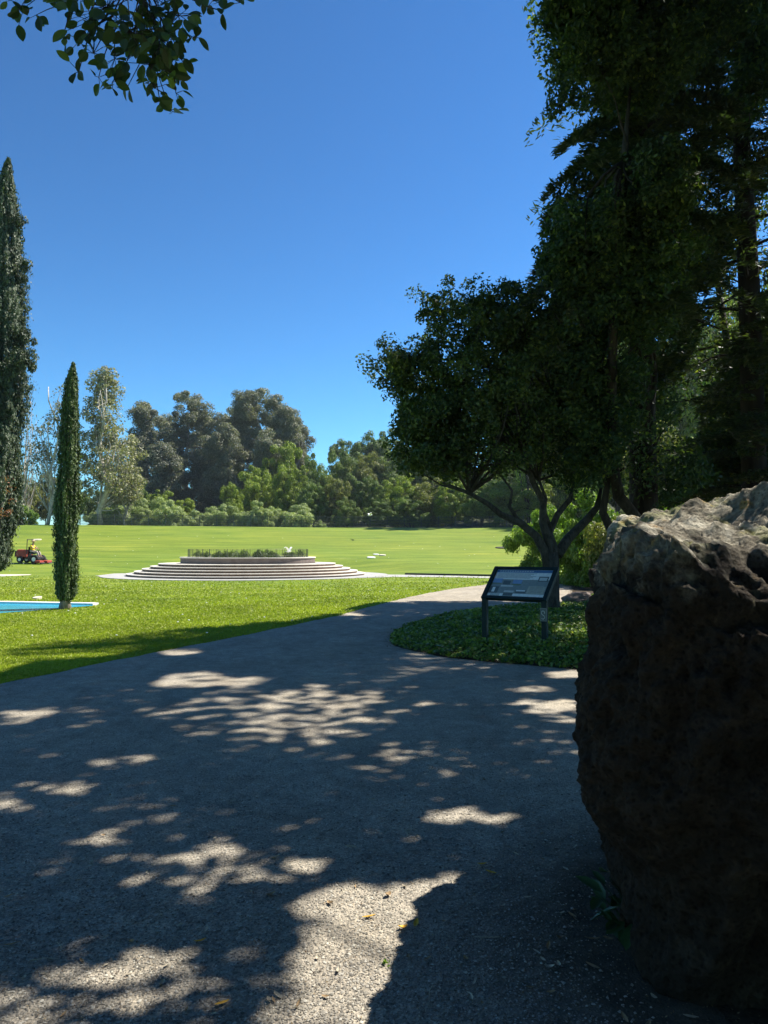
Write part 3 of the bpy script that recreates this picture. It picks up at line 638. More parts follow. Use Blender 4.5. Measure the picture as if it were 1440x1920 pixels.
# reddish twiggy shrub in front of it
xr, yr = (-16 - 720) / F * 26, 26
rng = np.random.default_rng(77); e = empty('red_leaved_tree', (xr, yr, 0), 0, 'thin reddish-brown twiggy tree in front of the tall cypress at the left edge', 'tree')
g = Geo(); limb(g, (0, 0, 0), (0, 0, 3.2), .07, .03, rng, 0, 5, 6); TC = []
for k in range(22):
    tip = np.array([rng.uniform(-.7, .55), rng.uniform(-.5, .5), rng.uniform(2.7, 4.1)]); TC.append(tip); limb(g, (0, 0, rng.uniform(1.6, 3.1)), tip, .018, .005, rng, .1, 4, 4)
g.build('trunk', M['bark_dark'], e); P, N = puff_leaves(rng, np.array(TC), .2, 22, 0, 0); crown_obj('crown', [leaves(rng, P, N, .08, .03)], M['red_leaf'], e)

# ---- the big oak right of centre (multi-stemmed)
def px_blob(px, py, y, rx, ry, dz=None, o=(0, 0, 0)):
    p = at(px, py, y) - np.array(o); return (p[0], p[1], p[2], rx / F * y, (dz if dz else rx / F * y), ry / F * y)
OY = 17.2; ox = (1036 - 720) / F * OY
oak = empty('oak_tree', (ox, OY, 0), 0, 'spreading dark oak with forked grey stems behind the information sign', 'tree')
oo = (ox, OY, 0); rng = np.random.default_rng(31)
OB = [px_blob(*b, o=oo) for b in ((790, 830, 16.6, 60, 55, 1.2), (860, 850, 16.8, 70, 50, 1.2), (760, 690, 16.6, 62, 46), (735, 700, 16.6, 40, 30), (820, 720, 17, 80, 75, 1.3), (830, 600, 17.2, 42, 45), (880, 640, 17.2, 85, 80, 1.4), (905, 575, 17.4, 60, 32, 1.0), (950, 590, 17.6, 60, 50, 1.2),
      (980, 650, 17.6, 90, 80, 1.5), (900, 740, 16.8, 120, 80, 1.6), (1000, 760, 17.2, 110, 80, 1.6), (830, 800, 16.6, 75, 55, 1.2), (930, 830, 16.6, 110, 55, 1.4), (800, 860, 16.4, 50, 30, .8), (1050, 830, 17.2, 90, 60, 1.4), (1080, 720, 17.6, 80, 80, 1.5), (780, 790, 16.8, 45, 40, .8), (870, 880, 16.6, 60, 25, .8))]
C, _ = puffs(rng, OB, 760, .3, .6)
# loose twig ends on the skyline
tips = [at(*t) - np.array(oo) for t in ((700, 690, 16.6), (690, 682, 16.6), (716, 645, 16.6), (728, 640, 16.7), (790, 585, 17), (800, 555, 17.1), (845, 532, 17.2), (838, 545, 17.2), (870, 540, 17.2), (910, 545, 17.3), (938, 532, 17.3), (950, 540, 17.3), (962, 548, 17.3), (735, 745, 16.7), (722, 720, 16.7), (760, 800, 16.6), (990, 560, 17.5), (780, 560, 17.1), (745, 790, 16.6), (820, 560, 17.1), (890, 560, 17.3))]
Ct = np.array(tips); P, N = puff_leaves(rng, C, .33, 105, 0, 0, .8); k1 = sunfilter(P + np.array(oo), rng, 24) | (rng.random(len(P)) < .12); P, N = P[k1], N[k1]
Pt, Nt = puff_leaves(rng, Ct + rng.normal(0, .05, Ct.shape), .2, 75, 0, 0, 1.1)
crown_obj('crown', [leaves(rng, P, N, .10, .055, jit=.9), leaves(rng, Pt, Nt, .085, .045, jit=.9)], M['oak_leaf'], oak)
g = Geo()
def opt(px, py, y): return at(px, py, y) - np.array(oo)
fork = opt(1035, 1035, OY)
g.tube([(0, 0, -.1), (-.02, 0, .35), fork], [.22, .17, .15], 12)
def stem(pts, r0, r1):
    P_ = [opt(*p) for p in pts]; n_ = len(P_); g.tube(P_, [r0 + (r1 - r0) * k / (n_ - 1) for k in range(n_)], 8)
stem([(1030, 1075, OY), (1022, 1035, OY), (1005, 1005, 17.1), (975, 980, 17), (940, 965, 16.9), (915, 945, 16.8), (880, 925, 16.7), (830, 905, 16.6)], .13, .03)
stem([(1034, 1060, OY), (1030, 1020, OY), (1018, 980, 17.1), (1018, 940, 17.1), (1000, 905, 17), (985, 860, 17), (940, 780, 17)], .12, .04)
stem([(1040, 1070, OY), (1040, 1030, OY), (1030, 1000, 17.3), (1045, 965, 17.4), (1070, 935, 17.5), (1075, 900, 17.6), (1060, 800, 17.6)], .11, .04)
stem([(1032, 990, 17.3), (1020, 960, 17.2), (1024, 935, 17.1), (1010, 900, 17)], .06, .03)
stem([(975, 980, 17), (955, 950, 16.9), (960, 920, 16.9), (935, 885, 16.8)], .05, .02)
stem([(1045, 1040, OY), (1065, 1010, 17.5), (1100, 975, 17.8), (1120, 950, 18), (1130, 900, 18), (1120, 820, 18)], .13, .05)
for j in rng.choice(len(C), 70, replace=False):
    q = C[j]; st = opt(*[(940, 780, 17), (985, 860, 17), (1060, 800, 17.6), (880, 925, 16.7), (1010, 900, 17)][int(rng.integers(5))]); limb(g, st, q, .035, .008, rng, .05, 4, 5)
for q in Ct: limb(g, q + np.array([rng.uniform(.3, .7), 0, -rng.uniform(.3, .6)]), q, .012, .004, rng, .05, 3, 4)
g.build('trunk', M['bark_oak'], oak, True)

# ---- dark tree with broad leaves, top right (stems lean behind the boulder), and the one below it
def dark_tree(name, base, stems, blobs, label, seed, npf, per, leaf, L, W, prr, tips=(), filt=True, bark_='bark_dark', extra=None):
    rng = np.random.default_rng(seed); e = empty(name, base, 0, label, 'tree'); o = np.array(base)
    B = [px_blob(*b, o=o) for b in blobs]; C, _ = puffs(rng, B, npf, prr, .55)
    P, N = puff_leaves(rng, C, prr, per, 0, 0, .75)
    if filt: k = sunfilter(P + o, rng); P, N = P[k], N[k]
    parts = [leaves(rng, P, N, L, W, jit=.9)]
    if len(tips):
        Ct = np.array([at(*t) - o for t in tips]); Pt, Nt = puff_leaves(rng, Ct, prr * .7, per // 2, 0, 0, 1.0); parts.append(leaves(rng, Pt, Nt, L, W, jit=.9))
    if extra is not None: parts.append(extra(rng, o))
    crown_obj('crown', parts, leaf, e); g = Geo()
    for pts, r0, r1 in stems:
        P_ = [at(*p) - o for p in pts]; n_ = len(P_); g.tube(P_, [r0 + (r1 - r0) * k / (n_ - 1) for k in range(n_)], 9)
    ends = [at(*pts[-1]) - o for pts, _, _ in stems] + [at(*pts[-2]) - o for pts, _, _ in stems]
    EN = np.array(ends)
    for j in rng.choice(len(C), 70, replace=False):
        dd_ = np.linalg.norm(EN - C[j], axis=1); q_ = int(np.argmin(dd_))
        if dd_[q_] < 4: limb(g, ends[q_], C[j], .04, .006, rng, .04, 4, 5)
    g.build('trunk', M[bark_], e, True); return e
b1 = G(1160, 1155)
dark_tree('laurel_tree', (b1[0], b1[1], 0), [([(1165, 1155, b1[1]), (1172, 1050, b1[1]), (1200, 980, b1[1]), (1160, 930, 17.5), (1145, 850, 17), (1150, 600, 16), (1170, 300, 15.5), (1190, 60, 15.5)], .2, .06),
        ([(1172, 1050, b1[1]), (1130, 960, 17.5), (1140, 900, 17.5), (1120, 700, 17)], .12, .05), ([(1172, 1050, b1[1]), (1190, 950, 18), (1215, 850, 18), (1230, 700, 18)], .12, .05)],
    [(1080, 80, 15, 72, 110, 1.6), (1060, 20, 15, 58, 60, 1.3), (1150, 60, 15, 120, 120, 1.8), (1230, 90, 15.4, 70, 110, 1.7), (1300, 40, 15.4, 90, 80, 1.6), (1220, 370, 15.6, 80, 80, 1.4),
     (1080, 470, 16, 62, 66, 1.3), (1060, 520, 16, 44, 60, 1.1), (1130, 480, 16.2, 80, 90, 1.5), (1200, 520, 16.4, 110, 110, 1.8), (1150, 620, 16.6, 110, 70, 1.6), (1060, 440, 16, 34, 40, .9),
     (1120, 720, 17, 90, 80, 1.5), (1200, 800, 17, 110, 90, 1.5), (1110, 860, 17, 90, 60, 1.3), (1230, 890, 17.4, 90, 50, 1.2)],
    'dense dark broad-leaved tree rising above the oak to the top right of the picture', 51, 1350, 120, M['laurel_leaf'], .115, .055, .36,
    tips=((1008, 50, 15), (1012, 80, 15), (1020, 100, 15), (1030, 130, 15), (1005, 20, 15), (1030, 400, 16), (1025, 430, 16), (1018, 500, 16), (1015, 520, 16), (1035, 470, 16), (1050, 395, 16), (1085, 408, 16), (1110, 410, 16), (1140, 385, 15.2)))
# redwood at the right edge
RY = 20.5; rx0 = (1414 - 720) / F * RY
def redwood(rx0, RY, label, seed=61, H=25, z0=3.0, nb=74, LS=1.0, dens=1.0, droop=0.0):
    rng = np.random.default_rng(seed); e = empty('redwood_tree', (rx0, RY, 0), 0, label, 'tree')
    g = Geo(); g.tube([(0, 0, -.1), (0, 0, .6), (.02, 0, 1.6), (.07, .05, 5), (.03, 0, 9), (-.05, .05, 13), (.02, 0, 18), (0, 0, H)], [.55, .42, .36, .31, .28, .23, .16, .04], 16); PP = []; NN = []; AL = []
    for k in range(nb):
        z = z0 + (H - z0 - .5) * (k / nb) ** .95; ph = k * 2.399 + rng.uniform(-.3, .3); Lb = LS * (5.2 * (1 - z / H) ** .55 + .5) * rng.uniform(.7, 1.12)
        d = np.array([math.cos(ph), math.sin(ph), rng.uniform(-.15, .12)]); pts = []; 
        for j in range(6):
            t = j / 5; pts.append(np.array([0, 0, z]) + d * Lb * t + np.array([0, 0, -(.34 + droop) * Lb * t * t + .16 * Lb * t]))
        g.tube(pts[:5] if droop == 0 else pts[:4], [.055 * (1 - .21 * j) for j in range(5 if droop == 0 else 4)], 5)
        m = int(dens * 2100 * Lb / 3.5); t = rng.uniform(.02, 1, m) ** .85; i0 = np.minimum((t * 5).astype(int), 4); A = np.array(pts); f = (t * 5 - i0)[:, None]
        c = A[i0] * (1 - f) + A[i0 + 1] * f; side = np.array([-d[1], d[0], 0]); s = rng.choice([-1, 1], m) * rng.random(m) ** .7 * (.62 - .35 * t) * (1 + .2 * Lb)
        c = c + side * s[:, None] + np.stack([rng.normal(0, .04, m), rng.normal(0, .04, m), -np.abs(s) * .25 + rng.normal(0, .05, m)], 1)
        PP.append(c); NN.append(np.tile([[0, 0, 1.0]], (m, 1))); AL.append(np.sign(s)[:, None] * side * .8 + d * .6)
    P = np.concatenate(PP); N = np.concatenate(NN); A = np.concatenate(AL); k = sunfilter(P + np.array([rx0, RY, 0]), rng) | (rng.random(len(P)) < (.1 if droop else 0))
    crown_obj('crown', [leaves(rng, P[k], N[k], .2, .055, along=A[k], jit=.35)], M['redwood_leaf'], e); g.build('trunk', M['bark_redwood'], e, True)
redwood(rx0, RY, 'tall redwood with straight dark trunk and level boughs at the right edge')
redwood((1205 - 720) / F * 18.2, 18.2, 'second dark conifer with drooping feathery boughs left of the tall redwood', 62, 19, 7.4, 58, .78, 1.15, .25)
# darker understory trees between oak, laurel and redwood
b2 = (12.3, 24.5)
dark_tree('bay_tree', (b2[0], b2[1], 0), [([(1400, 1085, 24.5), (1390, 800, 24), (1340, 500, 23)], .2, .08)],
    [(1350, 860, 23, 110, 60, 2), (1400, 760, 23.5, 100, 90, 2), (1300, 680, 23, 100, 60, 1.8), (1420, 640, 23, 70, 90, 1.8), (1330, 60, 20, 80, 70, 1.6), (1400, 200, 21.5, 50, 60, 1.3), (1300, 200, 19.5, 40, 50, 1.2), (1420, 100, 19, 60, 120, 1.5), (1390, 20, 19, 90, 50, 1.6), (1400, 440, 23, 80, 80, 2), (1290, 900, 23, 90, 45, 1.6), (1420, 860, 22, 60, 70, 1.5), (1070, 560, 24, 60, 70, 1.8), (1010, 640, 23.7, 60, 60, 1.6), (1130, 540, 24.2, 70, 80, 1.8), (1200, 580, 24, 80, 80, 1.8), (1250, 480, 24, 70, 80, 1.8), (960, 690, 23.4, 50, 50, 1.4), (1070, 740, 24, 80, 70, 1.8), (1180, 760, 24, 90, 70, 1.8)],
    'dim leafy tree behind the redwood trunk above the boulder', 52, 900, 110, M['laurel_leaf'], .16, .075, .5)

# ---- tree overhead: trunk right of the camera, boughs above the frame, leafy spray hanging into the top left corner; unseen crowns shaped to shade the path
def shade_pts(rng, n, own):
    """leaf positions high in the crowns above the frame, over the ground that lies in shade"""
    gx = rng.uniform(-9, 5.5, n); gy = rng.uniform(1.2, 17.5, n); need_top = .86
    z = rng.uniform(6.0, 9.5, n) + np.clip(gy - 4, 0, 20) * .55
    for _ in range(8):
        x = gx + SHX * z; y = gy + SHY * z; bad = ((z - CAM_H) / y < need_top) & (np.abs(x / y) < .58); z = np.where(bad, z + .9, z)
    x = gx + SHX * z; y = gy + SHY * z; ok = ((z - CAM_H) / y > need_top) | (np.abs(x / y) > .58)
    P = np.stack([x, y, z], 1)[ok]; sel = (P[:, 1] < 9.5) if own == 'near' else (P[:, 1] >= 9.5)
    return P[sel]
def overhead(name, base, label, own, seed, nclump, per, L, W, leaf, sky_block=True, spray=True):
    rng = np.random.default_rng(seed); e = empty(name, base, 0, label, 'tree'); o = np.array(base)
    Cc = shade_pts(rng, nclump, own); k = np.repeat(np.arange(len(Cc)), per); P = Cc[k] + rng.normal(0, 1, (len(k), 3)) * np.array([.26, .26, .16])
    P = P[sunfilter(P, rng)]; px, py = proj(P); P = P[(py < -25) | (px > 1500) | (px < -60) | (P[:, 1] < .3)]
    parts = [leaves(rng, P - o, np.tile([[0, 0, 1.0]], (len(P), 1)), L, W, jit=.8)]; Ccs = Cc
    if sky_block:  # unseen foliage added behind the camera to block sky light
        B = [(-3, -4, 6.5, 3.5, 3, 2), (2, -4.5, 7, 3.5, 3, 2.2), (6, -2, 7.5, 3, 3, 2.2), (4, -7, 6, 4, 3, 2.5), (-6, -2.5, 6, 2.5, 2.5, 1.6), (8, 3, 8, 2.5, 3, 2), (9, -4, 5, 2.5, 3, 2.5), (-5,-7,4.5,3,2,2.5), (1,-8,4,4,2,2.5), (-8,-6,4,3,3,3), (7,-8,4,4,3,3.5), (0,-9,2.5,8,1.5,2.5)]
        Cb, _ = puffs(rng, B, 600, .5, .5); Pb, Nb = puff_leaves(rng, Cb, .7, 110, 0, 0); kk = sunfilter(Pb, rng); Pb, Nb = Pb[kk], Nb[kk]; parts.append(leaves(rng, Pb - o, Nb, .26, .16))
        Ccs = np.concatenate([Cc, Cb])
    crown_obj('crown', parts, M[leaf], e); g = Geo(); ct = Ccs.mean(0); fk = np.array([o[0], o[1], ct[2] * .55])
    g.tube([(0, 0, -.1), (.03, 0, fk[2] * .5), fk - o, (ct * .6 + fk * .4) - o], [.34, .27, .22, .12], 12)
    ok_ = []
    for j in rng.permutation(len(Ccs)):
        Q = fk[None] * (1 - np.linspace(0, 1, 9))[:, None] + Ccs[j][None] * np.linspace(0, 1, 9)[:, None]; Q[:, 2] -= 1.3; qx, qy = proj(Q)
        if not np.any((Q[:, 1] > .3) & (qy > -40) & (qx > -40) & (qx < 1480)): ok_.append(j)
        if len(ok_) >= 60: break
    for j in ok_: limb(g, fk - o + rng.normal(0, .3, 3), Ccs[j] - o, .045, .008, rng, .08, 7, 6)
    if spray:
        D = 3.15; sp = []
        root = np.array([1.6, 3.4, 6.6]); hub = at(265, -70, D)
        limb(g, fk - o, root - o, .09, .035, rng, .1, 6, 7); limb(g, root - o, hub - o, .033, .012, rng, .02, 6, 6)
        LV = [(270, -20, 90, 26), (200, 15, 60, 26), (290, 25, 50, 40), (170, 40, 34, 16), (245, 60, 36, 30), (300, 70, 36, 34), (255, 95, 30, 24), (150, 75, 26, 8), (118, 70, 12, 3), (175, 100, 22, 8), (215, 110, 26, 10), (285, 120, 34, 26), (320, 95, 26, 18), (325, 140, 22, 16), (148, 135, 15, 4), (185, 145, 14, 4), (210, 155, 14, 4), (238, 165, 13, 5), (290, 165, 20, 9), (300, 190, 14, 6), (318, 205, 11, 4), (362, 70, 12, 4), (335, 30, 24, 12), (45, 15, 20, 7), (68, 28, 14, 4), (20, 0, 20, 4), (90, 0, 20, 6), (120, -5, 20, 8), (400, 0, 14, 5), (415, 20, 10, 2), (450, 5, 12, 4), (385, -12, 16, 6), (140, -10, 40, 12), (345, 120, 12, 3), (330, 175, 9, 3), (60, -20, 40, 10), (430, -30, 30, 10)]
        for cx, cy, s, m in LV:
            dd = D + rng.uniform(-.25, .25); c0 = at(cx, cy, dd); Pl = []; Al = []; gs = Geo()
            limb(gs, hub - o if rng.random() < .5 else at(265 + (cx - 265) * .45, (cy - 70) * .45, D) - o, c0 - o, .0045, .0018, rng, .03, 4, 4)
            for _ in range(max(3, int(m * (1.05 if cy > -15 else .6)))):
                q = at(cx + rng.normal(0, s * .55), cy + rng.normal(0, s * .5), dd + rng.normal(0, .09)); Pl.append(q); v = q - c0; Al.append(v / (np.linalg.norm(v) + 1e-6) + np.array([0, 0, -.45]))
                gs.tube([c0 - o, q - o], .0014, 4, cap=False)
            nb = len(gs.f); Q = np.array(Pl) - o; nn = unit(np.tile([[0, -.7, .35]], (len(Q), 1)) + rng.normal(0, .5, Q.shape)); dd_ = np.array(Al) + rng.normal(0, .3, Q.shape)
            aa = unit(dd_ - nn * np.sum(dd_ * nn, 1, keepdims=True)); bb = np.cross(nn, aa)
            for i in range(len(Q)):
                sc = rng.uniform(.75, 1.25); Lh, Wh = .031 * sc, .018 * sc; prof = [(-1, 0), (-.72, .55), (-.3, .93), (.2, 1), (.62, .72), (.88, .38), (1.08, 0)]
                up = nn[i] * Wh * .35; mid = [Q[i] + aa[i] * (Lh * u + Lh) for u, _ in prof]
                for sg_ in (1, -1): gs.add([mid[0]] + [m_ + bb[i] * Wh * v * sg_ + up * v for m_, (u, v) in zip(mid[1:-1], prof[1:-1])] + [mid[-1]], [tuple(range(7))], 1)
            sp_o = gs.build('leafy_spray', [M['bark_dark'], M['spray_leaf']], e)
            at_ = sp_o.data.attributes.new('rnd', 'FLOAT', 'FACE'); at_.data.foreach_set('value', np.repeat(rng.random(len(sp_o.data.polygons) // 2 + 1), 2)[:len(sp_o.data.polygons)].astype(np.float32))
    g.build('trunk', M['bark_dark'], e, True)
M['spray_leaf'] = leafmat('spray_leaf', [(0, (.03, .055, .02)), (.6, (.05, .09, .03)), (.88, (.09, .15, .04)), (1, (.2, .26, .05))], .35, .4)
overhead('overhanging_tree', (6.2, .6, 0), 'leafy branch of an overhanging tree dangling into the top left corner of the sky, with an unseen crown shaped to shade', 'near', 71, 5200, 46, .17, .10, 'oak_leaf')
overhead('shade_tree', (12.5, 15.5, 0), 'tall shading tree unseen above the top right corner, crown shaped to shade the path', 'far', 72, 3300, 40, .22, .13, 'laurel_leaf', False, False)

# ------------------------------------------------------------------ grass blades, ground cover, gravel, daisies
rng = np.random.default_rng(5)
def blades(n, y0, y1):
    u = rng.random(n); y = 1 / (1 / y0 + u * (1 / y1 - 1 / y0)); x = rng.uniform(-.6, .3, n) * y
    k = ~pip(x, y, path_poly) & ~pip(x, y, bed_poly) & ~pip(x, y, pool_poly); x, y = x[k], y[k]; z = zt(x, y)
    return x, y, z
x, y, z = blades(420000, 7.5, 45); k = (np.hypot(x - PLX, y - PLY) > 8.75) & (rng.random(len(x)) < np.clip((48 - y) / 30, 0, 1)); x, y, z = x[k], y[k], z[k]; n = len(x)
h = (.014 + .0009 * y) * rng.uniform(.5, 1.3, n); wd = (.004 + .00085 * y); ph = rng.uniform(0, 6.283, n); ln = rng.normal(0, .5, (n, 2)) * h[:, None]
base = np.stack([x, y, z], 1); sv = np.stack([np.cos(ph) * wd, np.sin(ph) * wd, np.zeros(n)], 1); tip = base + np.stack([ln[:, 0], ln[:, 1], h], 1)
Vb = np.stack([base - sv, base + sv, tip], 1).reshape(-1, 3)
tag(link('grass', np_mesh('grass', Vb, np.arange(3 * n).reshape(n, 3), rng.random(n)), M['grass']), 'short blades of mown grass', None, None, 'stuff')
# daisies
pts = [hit(rng.uniform(10, 980), rng.uniform(1000, 1200)) for _ in range(120)]
g = Geo()
for p in pts:
    if p is None or pip(np.array([p[0]]), np.array([p[1]]), path_poly)[0] or pip(np.array([p[0]]), np.array([p[1]]), bed_poly)[0] or math.hypot(p[0] - PLX, p[1] - PLY) < 9: continue
    g.ball((p[0], p[1], p[2] + .05 + .0008 * p[1]), (.014 + .0006 * p[1], .014 + .0006 * p[1], .012), 6, 3)
tag(g.build('daisies', M['white']), 'tiny white daisies dotted over the lawn', None, None, 'stuff')

# ivy-like ground cover around the sign
n = 150000; u = rng.random(n); x = rng.uniform(-.1, 9, n); y = rng.uniform(8.3, 24, n)
k = pip(x, y, bed_poly); x, y = x[k], y[k]
be = np.array(RE); 
def edge_dist(x, y):
    d = np.full(len(x), 9.0)
    for p in be[::2]: d = np.minimum(d, np.hypot(x - p[0], y - p[1]))
    return d
ed = edge_dist(x, y); mound = np.array([noise.noise((a * 1.3, b * 1.3, 3.3)) for a, b in zip(x, y)])
top = np.clip(ed * .7, .03, 1) ** .7 * (.27 + .14 * mound); top = np.clip(top, .03, .42)
z = top * rng.random(len(x)) ** .45
P = np.stack([x, y, z], 1); V_, F_, r1 = leaves(rng, P, np.tile([[0, -.15, 1.0]], (len(P), 1)), .068, .045, jit=.65)
tag(link('ground_cover', np_mesh('ground_cover', V_, F_, r1), M['ivy_leaf']), 'low ivy-like ground cover around the sign posts', None, None, 'stuff')

# dry litter gathered along the edge of the bed and strewn thinly over the path
kk = rng.integers(8, len(RE) - 1, 5200); ep = np.array(RE)[kk] + rng.normal(0, .09, (5200, 2)) * np.array([1, 1.3]); u = rng.random(2600); yy = 1 / (1 / 2.2 + u * (1 / 14 - 1 / 2.2)); xx = rng.uniform(-.58, .3, 2600) * yy
sx_ = np.array([p for p in soil2 if p[0] < 1.5 and 1.8 < p[1] < 4.4]); q_ = sx_[rng.integers(0, len(sx_), 2600)] + rng.normal(0, .22, (2600, 2)) - np.array([.22, 0]); xx = np.concatenate([xx, q_[:, 0]]); yy = np.concatenate([yy, q_[:, 1]])
LP = np.concatenate([np.stack([ep[:, 0], ep[:, 1], rng.uniform(.012, .04, 5200)], 1), np.stack([xx, yy, np.full(5200, .012)], 1)])
M['litter'] = leafmat('litter', [(0, (.05, .03, .018)), (.6, (.14, .09, .05)), (1, (.34, .26, .16))], .1, .8)
V_, F_, r1 = leaves(rng, LP, np.tile([[0, 0, 1.0]], (len(LP), 1)), np.concatenate([np.full((5200, 1), .035), np.full((5200, 1), .012)]), np.concatenate([np.full((5200, 1), .018), np.full((5200, 1), .005)]), jit=.2)
tag(link('leaf_litter', np_mesh('leaf_litter', V_, F_, r1), M['litter']), 'dry brown leaf litter along the edge of the bed and on the path', None, None, 'stuff')
# loose gravel in the foreground
def pebbles(n, y0, y1, smin, smax):
    u = rng.random(n); y = 1 / (1 / y0 + u * (1 / y1 - 1 / y0)); x = rng.uniform(-.56, .56, n) * y
    kp = np.hypot(x - 2.2, y - 2.9) > rng.uniform(1.25, 1.9, n); x, y = x[kp], y[kp]; n = len(x)
    s = rng.uniform(smin, smax, n) * rng.choice([1, 1, 1, 1.6], n)
    oct_ = np.array([[1, 0, 0], [0, 1, 0], [-1, 0, 0], [0, -1, 0], [0, 0, .65], [0, 0, -.4]])
    ph = rng.uniform(0, 6.28, n); c, q = np.cos(ph), np.sin(ph); asp = rng.uniform(.55, 1, n)
    vx = oct_[None, :, 0] * s[:, None] * (1 + rng.normal(0, .15, (n, 6))); vy = oct_[None, :, 1] * (s * asp)[:, None] * (1 + rng.normal(0, .15, (n, 6))); vz = oct_[None, :, 2] * s[:, None]
    V = np.stack([vx * c[:, None] - vy * q[:, None] + x[:, None], vx * q[:, None] + vy * c[:, None] + y[:, None], vz + .006], 2).reshape(-1, 3)
    f = np.array([[0, 1, 4], [1, 2, 4], [2, 3, 4], [3, 0, 4]]); Fp = (np.arange(n)[:, None, None] * 6 + f[None]).reshape(-1, 3)
    return V, Fp, np.repeat(rng.random(n), 4)
M['pebble'] = leafmat('pebble', [(0, (.12, .11, .095)), (.35, (.23, .21, .175)), (.8, (.36, .33, .28)), (1, (.52, .49, .42))], 0, .85, .3, 3, .2)
V_, F_, r1 = pebbles(70000, 2.2, 9, .0025, .0065)
tag(link('gravel', np_mesh('gravel', V_, F_, r1), M['pebble']), 'loose grit and small stones on the path', None, None, 'stuff')

# fallen leaves and twigs
M['dry_leaf'] = plain('dry_leaf', (.30, .20, .10), .7, .4, 40)
M['pale_leaf'] = plain('pale_leaf', (.42, .36, .26), .7, .3, 40)
M['yellow_leaf'] = plain('yellow_leaf', (.62, .36, .04), .6, .25, 40)
def leaf_mesh(L, W, curl):
    vs = []; fs = []; n = 7
    for j in range(n + 1):
        t = j / n; w_ = W / 2 * math.sin(math.pi * (t * .92 + .04)) ** .8; zc = curl * (4 * (t - .5) ** 2) * L * .3
        for s in (-1, 0, 1): vs.append(((t - .5) * L, s * w_, zc + abs(s) * w_ * .5 + .002))
    for j in range(n):
        for s in (0, 1): a = j * 3 + s; fs.append((a, a + 3, a + 4, a + 1))
    vs += [(-.5 * L, 0, curl * L * .3), (-.5 * L - .2 * L, .02 * L, .001), (-.5 * L - .2 * L, .05 * L, .001)]; b = len(vs); fs.append((b - 3, b - 2, b - 1))
    me = bpy.data.meshes.new('fallen_leaf'); me.from_pydata(vs, [], fs); me.update(); return me
LM = {c: [leaf_mesh(.05, .022, .5), leaf_mesh(.042, .026, .9), leaf_mesh(.06, .018, .3)] for c in ('dry_leaf', 'pale_leaf', 'yellow_leaf')}
for c, l in LM.items():
    for me in l: me.materials.append(M[c])
def fallen(x, y, c, k, rz, label, group=None, s=1):
    o = bpy.data.objects.new('fallen_leaf', LM[c][k % 3]); COL.objects.link(o); o.location = (x, y, .009); o.rotation_euler = (rng.normal(0, .15), rng.normal(0, .15), rz); o.scale = (s, s, s)
    return tag(o, label, 'leaf', group)
for px, py, c, k, rz, lb in ((904, 1625, 'yellow_leaf', 0, .2, 'bright orange-yellow leaf on sunlit gravel nearest the boulder'), (920, 1640, 'yellow_leaf', 2, 2.6, 'thin orange leaf just below the brightest leaf by the boulder'), (727, 1683, 'dry_leaf', 1, 1.0, 'curled brown leaf on the bright gravel patch'),
                         (755, 1745, 'yellow_leaf', 1, .4, 'yellow leaf beside the edge of the boulder shadow'), (780, 1737, 'yellow_leaf', 0, 1.3, 'orange leaf touching the boulder shadow edge'), (692, 1724, 'yellow_leaf', 2, .3, 'small orange leaf in the middle of the bright gravel'),
                         (516, 1612, 'pale_leaf', 0, .1, 'long pale leaf between the two sunny patches'), (620, 1698, 'dry_leaf', 0, 2.2, 'dark brown leaf at the left rim of the bright patch'), (508, 1683, 'dry_leaf', 1, .5, 'brown leaf pair member left of the bright patch'),
                         (375, 1770, 'yellow_leaf', 0, .2, 'tan leaf lying in the lower left shade'), (416, 1888, 'yellow_leaf', 2, .8, 'yellow sliver of leaf at the bottom edge'), (657, 1592, 'pale_leaf', 2, .0, 'pale straight stick-like leaf in the shaded middle'), (22, 1776, 'dry_leaf', 2, .6, 'brown leaf at the far left edge of the gravel'), (765, 1563, 'pale_leaf', 1, .3, 'pale leaf left of the small sun patch near the boulder')):
    x_, y_ = G(px, py); fallen(x_, y_, c, k, rz, lb)
for k in range(150):
    py = rng.uniform(1290, 1915); px = rng.uniform(10, 1080); x_, y_ = G(px, py); c = ('dry_leaf', 'pale_leaf')[int(rng.random() < .6)]
    fallen(x_, y_, c, k, rng.uniform(0, 6.28), 'small dry leaf scattered on the gravel path', 'small dry leaves scattered on the path', rng.uniform(.35, .75))
for k in range(70):
    x_ = rng.uniform(.6, 2.2); y_ = rng.uniform(2.2, 3.4); fallen(x_, y_, ('dry_leaf', 'pale_leaf')[k % 2], k, rng.uniform(0, 6.28), 'dry leaf in the dark soil at the foot of the boulder', 'dry leaves at the foot of the boulder', rng.uniform(.5, 1.0))
for k in range(14):
    x_, y_ = G(rng.uniform(30, 1050), rng.uniform(1400, 1900)); g = Geo(); L = rng.uniform(.04, .11); g.tube([(0, 0, .004), (L * .5, L * .06, .006), (L, 0, .004)], [.0016, .0014, .0008], 5)
    o = g.build('twig', M['pale_leaf']); o.location = (x_, y_, .005); o.rotation_euler = (0, 0, rng.uniform(0, 6.28)); tag(o, 'thin pale twig lying on the gravel path', 'twig', 'thin twigs on the path')

